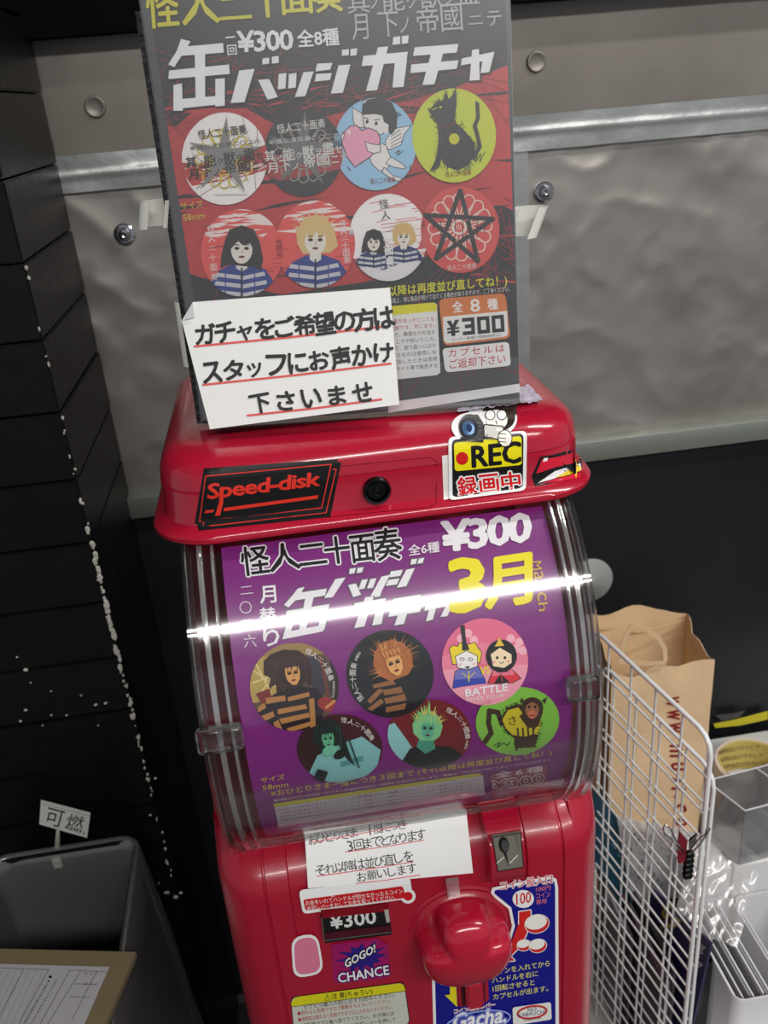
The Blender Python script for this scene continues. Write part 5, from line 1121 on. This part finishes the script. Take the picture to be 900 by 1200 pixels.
# kraft paper bag
KR = mat('kraft_paper', (230, 198, 156), .75, bump=.5, bscale=60, var=.08, vscale=14); KR2 = mat('darker_kraft_paper', (150, 108, 78), .8, bump=.4, bscale=60, var=.12)
bx = bbox('cardboard_box', (0.39, 0.385, zz(-1.351)), (0.545, 0.57, zz(-1.062)), mat('box_grey', (150, 146, 150), .8)); tag(bx, 'grey cardboard box under the kraft paper bag', 'box')
def paper_bag(name, label, c, z0, z1, m, seed, wob=.004, rim=.012):
    """c = plan corners fl, fr, br, bl; open-topped bag with folded gussets"""
    root = thing(name, label, 'paper bag', (c[0][0], c[0][1], z0)); bm = bmesh.new(); n = 14; per = []
    C4 = [Vector((x, y, 0)) for x, y in c]
    for i in range(4):
        a, b = C4[i], C4[(i+1) % 4]
        for k in range(n): per.append((a.lerp(b, k/n), i, k/n))
    ctr = sum(C4, Vector())/4; R2 = []
    for side in (0, 1):
        rings = []
        for j in range(17):
            v = j/16; r = []
            for (p, i, u) in per:
                q = p.copy(); inw = (ctr-p)
                g = math.sin(u*math.pi)*(.10 if i in (1, 3) else .0)*(v**1.5); q += inw*g
                q += inw.normalized()*(wob*noise.noise(Vector((u*3+i*7, v*4, seed)))+side*.0009)
                h = z0+(z1-z0)*v
                if v > .8: h += (v-.8)/.2*rim*noise.noise(Vector((u*3+i*3.1, seed*2, 1)))*1.6 + (v-.8)/.2*(.010*math.sin(u*math.pi) if i == 2 else -.006*math.sin(u*math.pi) if i == 0 else 0)
                r.append(Vector((q.x, q.y, h+(side*.001 if j == 0 else 0))))
            rings.append(r)
        R2.append([[bm.verts.new(p) for p in r] for r in rings])
    N = len(per)
    for s_ in (0, 1):
        for a, b in zip(R2[s_], R2[s_][1:]):
            for k in range(N):
                f = (a[k], a[(k+1) % N], b[(k+1) % N], b[k]); bm.faces.new(f if s_ == 0 else f[::-1])
        bm.faces.new(R2[s_][0][::-1] if s_ == 0 else R2[s_][0])
    for k in range(N): bm.faces.new((R2[0][-1][k], R2[0][-1][(k+1) % N], R2[1][-1][(k+1) % N], R2[1][-1][k]))
    o = adopt(root, obj('bag_body', bm, m, smooth=True, edge=28)); return root, o
bag, bagb = paper_bag('paper_bag', 'open kraft paper bag with twisted handles and red lettering', ((.388, .392), (.529, .386), (.545, .505), (.392, .535)), zz(-1.058), zz(-.722), KR, 3)
def ribbon(parent, pts3, w, m, name, wdir=Vector((0, 0, 1))):
    bm = bmesh.new(); rings = []
    for i, p in enumerate(pts3):
        t = (pts3[min(i+1, len(pts3)-1)]-pts3[max(i-1, 0)]).normalized(); n = t.cross(Vector((0, 1, 0)))
        n = n.normalized() if n.length > .1 else wdir; b = n*w/2; e = Vector((0, .0008, 0))
        rings.append([p+b, p-b, p-b+e, p+b+e])
    loft(bm, rings); return adopt(parent, obj(name, bm, m, smooth=True, edge=50))
KR3 = mat('pale_kraft_handle', (216, 186, 146), .7)
ribbon(bag, [onY(x, y, .392-.004*k/6) for k, (x, y) in enumerate(((728, 777), (731, 752), (737, 738), (742, 732), (758, 738), (772, 748), (779, 760), (780, 772), (777, 779)))], .006, KR3, 'handle')
ribbon(bag, [onY(x, y, .384) for x, y in ((724, 775), (742, 777), (762, 778), (780, 777))], .006, KR3, 'handle_patch')
ribbon(bag, [onY(x, y, .50) for x, y in ((744, 741), (760, 739), (780, 734), (803, 727))], .004, KR3, 'handle')
ribbon(bag, [onY(x, y, .50) for x, y in ((700, 737), (712, 736), (722, 735))], .004, KR3, 'handle')
pr = Print(Skin(bagb, 6.0), 0.0006, rough=.7)
for i, (ch, t) in enumerate(zip('www.muji.co', (0, .1, .2, .30, .38, .50, .60, .67, .73, .82, .93))):
    x = 788+t*11; y = 822+t*152; h = 15 if ch not in '.i' else (4 if ch == '.' else 17); w = {'w': 12, 'm': 14, 'i': 3, '.': 3, 'j': 6}.get(ch, 9)
    pr.glyph(ch, x-(h-15)*.0-(5 if ch == '.' else 0), y, w, h, 90, (140, 30, 36), .04)
pr.build('lettering', bagb, 'dark red lettering running down the front')
bag2, b2 = paper_bag('paper_bag', 'darker brown paper bag squeezed between the drum and the kraft bag', ((.285, .398), (.376, .392), (.380, .470), (.290, .480)), zz(-1.35), zz(-.762), KR2, 9)
pr = Print(Skin(b2, 6.0), 0.0006, rough=.7); pr.text('B', 721, 905, 731, 908, 22, (110, 20, 30), .08, upx=0); pr.build('lettering', b2)
# navy booklet, dark and white folders standing behind the grid
def upright(name, label, X, pts, th, m, cat='booklet', group=None):
    P = [onX(x, y, X) for x, y in pts]; bm = bmesh.new(); a = [bm.verts.new(p) for p in P]; b = [bm.verts.new(p+Vector((th, 0, 0))) for p in P]; n = len(P)
    bm.faces.new(a); bm.faces.new(b[::-1]); [bm.faces.new((a[i], b[i], b[(i+1) % n], a[(i+1) % n])) for i in range(n)]
    o = obj(name, bm, m); return tag(o, label, cat, group)
nb = upright('booklet', 'navy booklet with yellow and white lettering leaning behind the post', .4400, ((765, 1042), (833, 1105), (803, 1240), (726, 1172)), .003, mat('navy_cover', (36, 30, 84), .45))
class PX:
    cut = None
    def __init__(s, X): s.X = X
    def hit(s, x, y, off): p = onX(x, y, s.X); p.x -= off; return p
pr = Print(PX(.4400), .0003, rough=.5); pr.glyph('G', 783, 1068, 11, 18, 48, (206, 196, 50), .03); pr.glyph('5', 790, 1082, 9, 15, 48, (206, 196, 50), .03); pr.glyph('と', 779, 1088, 9, 12, 48, (206, 196, 50), .03)
pr.glyph('長', 818, 1112, 17, 14, 40, (206, 206, 214), .02); pr.glyph('又', 813, 1132, 20, 16, 40, (206, 206, 214), .03); pr.glyph('ノ', 810, 1158, 10, 16, -60, (206, 206, 214), .03); pr.build('lettering', nb)
P = [onY(x, y, .3800) for x, y in ((690, 1000), (752, 1100), (772, 1056), (712, 938), (696, 925))]; bm = bmesh.new(); a = [bm.verts.new(p) for p in P]; b = [bm.verts.new(p+Vector((0, .002, 0))) for p in P]
bm.faces.new(a); bm.faces.new(b[::-1]); [bm.faces.new((a[i], b[i], b[(i+1) % 5], a[(i+1) % 5])) for i in range(5)]
tl = obj('booklet', bm, mat('teal_cover', (24, 66, 84), .45)); tag(tl, 'teal booklet with a yellow-green patch leaning under the kraft bag', 'booklet')
pr = Print(Plane((0, .380, 0), (0, -1, 0)), .0003, rough=.5); pr.poly([(742, 1010), (754, 1026), (768, 1050), (760, 1066), (748, 1046)], (130, 140, 50)); pr.glyph('に', 722, 990, 7, 8, 55, (150, 176, 186), 0); pr.glyph('り', 728, 1001, 7, 8, 55, (150, 176, 186), 0); pr.build('patch', tl)
cbq = [onY(x, y, .3740) for x, y in ((745, 1085), (830, 1085), (815, 975), (722, 955))]
cb2 = sheet('clear_bag', cbq, .0004, clear_plastic('cloudy_film', gloss=.05, rough=.25, white=.34), None, 24, 20, lambda u, v: .006*abs(noise.fractal(Vector((u*5, v*5, 9)), .7, 2, 3))); tag(cb2, 'cloudy crumpled plastic bag below the kraft paper bag, behind the grid', 'plastic bag')
FC = [((128, 120, 130), 'light mauve'), ((44, 40, 48), 'charcoal'), ((96, 90, 100), 'mid grey'), ((60, 30, 50), 'plum'), ((24, 24, 28), 'black'), ((150, 146, 152), 'pale grey'), ((40, 36, 46), 'dark violet'), ((104, 92, 106), 'dusty mauve')]
for k, (c_, nm) in enumerate(FC):
    x, y0 = (.3880+.006*k, .315) if k < 3 else (.4070+.0062*(k-3), .215+.004*k)
    o = bbox('folder', (x, y0, zz(-1.350)), (x+.0040, .372, zz(-1.115-.012*(k % 3)))if 0 else (x+.0040, .372, zz(-1.115-.012*(k % 3))), mat('folder_'+nm, c_, .5)); tag(o, nm+' folder standing low behind the wire grid', 'folder', 'folders behind the wire grid')
# file boxes
def file_box(label, x0, x1, y0, y1, zt, m, sheets=0, r=.02, wall=.003):
    root = thing('magazine_file', label, 'file box', ((x0+x1)/2, y0, zz(-1.351)), None)
    def rp(i, z): return [Vector((p.x, p.y, zz(z))) for p in ringpts(x0+i, x1-i, y0+i, y1-i, max(r-i, .004), 0, 6)]
    bm = bmesh.new(); loft(bm, [rp(wall, -1.34), rp(0, -1.351), rp(0, zt-.003), rp(.001, zt), rp(wall-.0005, zt), rp(wall, zt-.003), rp(wall, -1.34)], True, False)
    bm.faces.new([bm.verts.new(p) for p in rp(wall, -1.34)]); bm.faces.new([bm.verts.new(p) for p in rp(0, -1.351)]); bmesh.ops.remove_doubles(bm, verts=bm.verts, dist=1e-5)
    adopt(root, obj('shell', bm, m, smooth=True, edge=40))
    return root
WF = mat('white_file_plastic', (214, 214, 216), .38); BF = mat('black_file_plastic', (18, 18, 20), .4)
file_box('black file box between the navy booklet and the white file', .4450, .4670, .200, .310, -1.066, BF, r=.009, wall=.0015)
fa = file_box('white file box packed with upright sheets, nearest the black one', .4700, .5420, .150, .308, -1.078, WF, r=.014)
for k in range(9):
    x = .4745+.0062*k; m_ = (mat('sheet_white', (226, 226, 226), .6), mat('sheet_grey', (150, 150, 154), .6), mat('sheet_dark', (60, 60, 64), .6))[(0, 2, 0, 1, 0, 2, 0, 1, 0)[k]]
    o = bbox('paper_sheet', (x, .160, zz(-1.338)), (x+.0020, .300, zz(-1.084-.004*(k % 3))), m_); tag(o, 'sheet packed upright in the white file box', 'paper', 'sheets in the white file box')
file_box('empty white file box right of the packed one', .5450, .6200, .150, .308, -1.082, WF, r=.014)
file_box('white file box at the right edge of the photo', .6230, .7000, .150, .308, -1.082, WF, r=.014)
wbx = bbox('storage_box', (0.549, 0.3150, zz(-1.351)), (0.98, 0.578, zz(-1.032)), mat('white_storage_box', (214, 214, 214), .5), bevel=.004); tag(wbx, 'white storage box under the clear organiser and tape roll', 'box')
wb2 = bbox('storage_box', (0.4900, 0.3150, zz(-1.351)), (0.546, 0.384, zz(-1.034)), mat('white_storage_box', (214, 214, 214), .5), bevel=.003); tag(wb2, 'narrow white box in front of the kraft paper bag', 'box')
# tape roll
tc_ = onZ(884, 893, -.975); TR = .058
root = thing('tape_roll', 'large roll of tape with a yellow printed core, behind the clear organiser', 'tape roll', (tc_.x, tc_.y, zz(-1.0315)))
bm = bmesh.new(); prf = [(TR-.0075, -1.0315), (TR, -1.0315), (TR, -.9765), (TR-.001, -.9755), (TR-.0050, -.9755)]
bm2 = bm; rings = []
for k in range(56):
    a = 2*math.pi*k/56; rings.append([Vector((tc_.x+r_*math.cos(a), tc_.y+r_*math.sin(a), zz(z_))) for r_, z_ in prf])
loft(bm, rings+[rings[0]], True, False); bmesh.ops.remove_doubles(bm, verts=bm.verts, dist=1e-5); adopt(root, obj('tape', bm, mat('tape_edge', (226, 206, 190), .4), smooth=True, edge=40))
bm = bmesh.new(); rings = []
for k in range(56):
    a = 2*math.pi*k/56; rings.append([Vector((tc_.x+r_*math.cos(a), tc_.y+r_*math.sin(a), zz(z_))) for r_, z_ in ((TR-.0085, -1.031), (TR-.0060, -1.031), (TR-.0060, -.9760), (TR-.0085, -.9760))])
loft(bm, rings+[rings[0]], True, False); bmesh.ops.remove_doubles(bm, verts=bm.verts, dist=1e-5); core = adopt(root, obj('core', bm, mat('yellow_core', (206, 186, 104), .6), smooth=True, edge=40)); core['label'] = 'yellow printed cardboard core'
class Core:
    cut = 4.0
    def hit(s, x, y, off):
        d = ray(x, y); ox, oy = CAM.x-tc_.x, CAM.y-tc_.y; r_ = TR-.0085-off
        a = d.x*d.x+d.y*d.y; b = ox*d.x+oy*d.y; c = ox*ox+oy*oy-r_*r_; D = max(b*b-a*c, 0); return CAM+d*((-b+math.sqrt(D))/a)
pr = Print(Core(), .0002, rough=.6); BR_ = (96, 76, 50)
for y_, w_ in ((878, .9), (888, .95), (897, .9)):
    for k in range(9): a = -1.25+k*.17+(y_-878)*.01; pr.glyph('新再登品カラテビア'[k], 884+50*math.sin(a*.72), y_+4-8*math.cos(a)*1.0+2, 5.5, 5, a*12, BR_, .0)
pr.build('print', core)
# clear organiser
AC = clear_plastic('clear_acrylic', gloss=.10, rough=.08, white=.14, facing=.3); ACE = mat('acrylic_edge', (214, 216, 222), .3)
oc = [onZ(x, y, -.930) for x, y in ((873, 950), (828, 915), (886, 900), (935, 934))]
root = thing('organiser', 'clear acrylic organiser tray on the white storage box', 'organiser', (oc[0].x, oc[0].y, zz(-1.0318)))
def plate(a, b, name):
    a, b = Vector(a), Vector(b); n = (b-a).cross(Vector((0, 0, 1))).normalized()*.001; zt, zb_ = zz(-.930), zz(-1.031)
    bm = bmesh.new(); V = [bm.verts.new(p) for p in ((a.x-n.x, a.y-n.y, zb_), (b.x-n.x, b.y-n.y, zb_), (b.x-n.x, b.y-n.y, zt), (a.x-n.x, a.y-n.y, zt), (a.x+n.x, a.y+n.y, zb_), (b.x+n.x, b.y+n.y, zb_), (b.x+n.x, b.y+n.y, zt), (a.x+n.x, a.y+n.y, zt))]
    for f in ((0, 1, 2, 3), (7, 6, 5, 4), (0, 4, 5, 1), (1, 5, 6, 2), (2, 6, 7, 3), (3, 7, 4, 0)): bm.faces.new([V[i] for i in f])
    o = adopt(root, obj(name, bm, AC)); bm = bmesh.new(); tube(bm, [Vector((a.x, a.y, zt)), Vector((b.x, b.y, zt))], .0011, 6); adopt(o, obj('edge', bm, ACE)); return o
e = oc[2]-oc[1]; f_ = oc[3]-oc[0]
plate(oc[0], oc[1], 'side_panel'); plate(oc[1], oc[1]+e*2, 'side_panel'); plate(oc[0], oc[0]+f_*2, 'side_panel'); plate(oc[0]+f_*2, oc[1]+e*2, 'side_panel'); plate(oc[3], oc[2], 'divider')
# crumpled clear bag on the files
bq = [onZ(x, y, -1.0) for x, y in ((790, 1052), (868, 1078), (892, 1010), (812, 985))]
for p, dz in zip(bq, (-.052, -.052, -.02, -.012)): p.z += dz
cb = sheet('clear_bag', bq, .0004, clear_plastic('crinkled_film', gloss=.04, rough=.22, white=.12, top=.5), None, 36, 24, lambda u, v: .008*abs(noise.fractal(Vector((u*4, v*3, 3)), .7, 2, 2))+.0012*abs(noise.noise(Vector((u*14+v*6, v*9, 1)))))
tag(cb, 'crumpled clear plastic bag lying over the white file boxes', 'plastic bag')

# ================================================================== LEFT SIDE: bin, sign, clipboard
GB = mat('dark_smoke_plastic', (20, 19, 18), .35)
root = thing('waste_bin', 'dark waste bin lined with a clear bag, below the painted pillar', 'waste bin', (-0.335, 0.16, 0))
def rb(i, z, r=.022): return ringpts(-0.425+i, -0.246-i, 0.02+i, 0.318-i, max(r-i, .006), z, 7)
bm = bmesh.new(); loft(bm, [rb(.022, -1.4985), rb(.004, -.84), rb(0, -.812), rb(.0, -.806), rb(.004, -.806), rb(.006, -.84), rb(.025, -1.48)]); adopt(root, obj('bin_body', bm, GB, smooth=True, edge=40))
LNM = clear_plastic('bin_liner', tint=(.86, .86, .9), gloss=.10, rough=.16, white=.10)
bm = bmesh.new(); rings = []
for j, (i, z) in enumerate(((.03, -1.15), (.013, -.95), (.008, -.85), (.003, -.806), (-.001, -.8030), (-.004, -.806), (-.008, -.86), (-.016, -.95), (-.026, -1.05), (-.036, -1.18))):
    P = ringpts(-0.425+i, -0.246-i, 0.02+i, 0.318-min(max(i, -.006), 1), max(.024-i, .006), z, 7)
    rings.append([p+(p-Vector((-.335, .17, p.z))).normalized()*(-abs(noise.noise(Vector((p.x*60, p.y*60, z*9)))) if j < 4 else abs(noise.noise(Vector((p.x*60, p.y*60, z*6)))) )*.010*(1 if abs(i) > .006 else .1) for p in P])
for r_ in rings[5:]:
    for p in r_: p.y = min(p.y, .345)
R_ = loft(bm, rings, True, False); adopt(root, obj('clear_liner', bm, LNM, smooth=True))['label'] = 'clear plastic bag folded over the rim'
tsu = None
# sign for burnable waste on a small clip stand
q = [onY(x, y, .318) for x, y in ((46, 966), (102, 982), (106, 953), (48, 938))]
root = thing('bin_sign', 'small white card sign clipped on the rim of the bin', 'sign', tuple(onY(67, 1003, .312)))
sc_ = adopt(root, sheet('card', q, .0012, mat('sign_card', (200, 200, 194), .5)))
pr = Print(Plane((0, .318, 0), (0, -1, 0)), .0004, rough=.5); TK = (40, 40, 38)
pr.glyph('可', 64, 958, 21, 20, 15, TK, .0); pr.glyph('燃', 88, 964, 20, 19, 15, TK, .0)
for k, ch in enumerate('もえるごみ'): pr.glyph(ch, 80+k*4.6, 970+k*1.5, 3.8, 3.8, 15, TK, 0)
pr.line([(47, 941), (105, 956)], .8, (150, 148, 140)); pr.build('lettering', sc_)
bm = bmesh.new(); tube(bm, [onY(68, 972, .3195), onY(67.5, 985, .3195), onY(67, 1004, .3195)], [.0022, .0030, .0042], 10); adopt(root, obj('clip_stem', bm, mat('pale_clip', (150, 148, 140), .35), smooth=True))
bm = bmesh.new(); p = onY(67, 1004, .316); box(bm, (p.x-.0055, .3085, p.z-.012), (p.x+.0055, .3235, p.z+.002)); bmesh.ops.bevel(bm, geom=bm.edges[:], offset=.001, segments=1, affect='EDGES'); adopt(root, obj('clip_jaw', bm, mat('pale_clip', (150, 148, 140), .35)))
# cardboard with a form, lying on the bin rim
Zb = -.790
bp = [Vector((-.293, -.12, zz(Zb))), Vector((-.226, .132, zz(Zb))), Vector((-.52, .20, zz(Zb))), Vector((-.58, -.12, zz(Zb)))]
bm = bmesh.new(); a = [bm.verts.new(p) for p in bp]; b = [bm.verts.new(p-Vector((0, 0, .007))) for p in bp]; bm.faces.new(a); bm.faces.new(b[::-1]); [bm.faces.new((a[i], b[i], b[(i+1) % 4], a[(i+1) % 4])) for i in range(4)]
cbd = obj('cardboard_sheet', bm, mat('grey_brown_card', (120, 106, 78), .8, bump=.3, bscale=40)); tag(cbd, 'grey-brown cardboard sheet resting on the waste bin', 'cardboard')
fz = Zb+.0012; fp = [onZ(x, y, fz) for x, y in ((98, 1202), (128, 1133), (-60, 1128), (-110, 1200))]; fp = [fp[0]+(fp[0]-fp[1])*1.2, fp[1], fp[2], fp[3]+(fp[3]-fp[2])*1.2]
bm = bmesh.new(); a = [bm.verts.new(p) for p in fp]; b = [bm.verts.new(p-Vector((0, 0, .0008))) for p in fp]; bm.faces.new(a); bm.faces.new(b[::-1]); [bm.faces.new((a[i], b[i], b[(i+1) % 4], a[(i+1) % 4])) for i in range(4)]
form = obj('paper_form', bm, mat('form_paper', (176, 174, 178), .65)); tag(form, 'white printed form lying on the grey-brown cardboard', 'paper')
pr = Print(Plane((0, 0, zz(fz)), (0, 0, 1)), .0002, rough=.6); LG = (96, 94, 98)
for L_ in ([(0, 1134.5), (28, 1135.3), (0, 1190)], [(30, 1135.5), (57, 1136.5), (22, 1200)], [(82, 1137), (95, 1137.5), (56, 1200)], [(95, 1137.5), (124, 1139)], [(88, 1153), (113, 1154)], [(82, 1168), (105, 1169)], [(82, 1137), (47, 1200)], [(113, 1139), (84, 1196)]): pr.line(L_, .7, LG)
for k in range(7): pr.line([(3+k*8, 1137), (-26+k*8, 1200)], .4, (140, 138, 142))
pr.poly(ell(59, 1145, 2, 1.6), (20, 20, 20))
for k in range(16): pr.glyph('購入者控え注文番号数量合計金額込'[k], 57-k*1.9, 1150+k*3.4, 3, 2.6, -62, (60, 58, 62), 0); pr.glyph('商品名サイズ色番号備考欄印刷中央'[k], 66-k*1.9, 1149+k*3.4, 2.4, 2.2, -62, (90, 88, 92), 0)
for k in range(6): pr.glyph('日月年時分計'[k], 101+(k % 3)*6, 1142+(k//3)*12, 3, 2.6, -62, (110, 80, 90), 0)
pr.build('print', form)
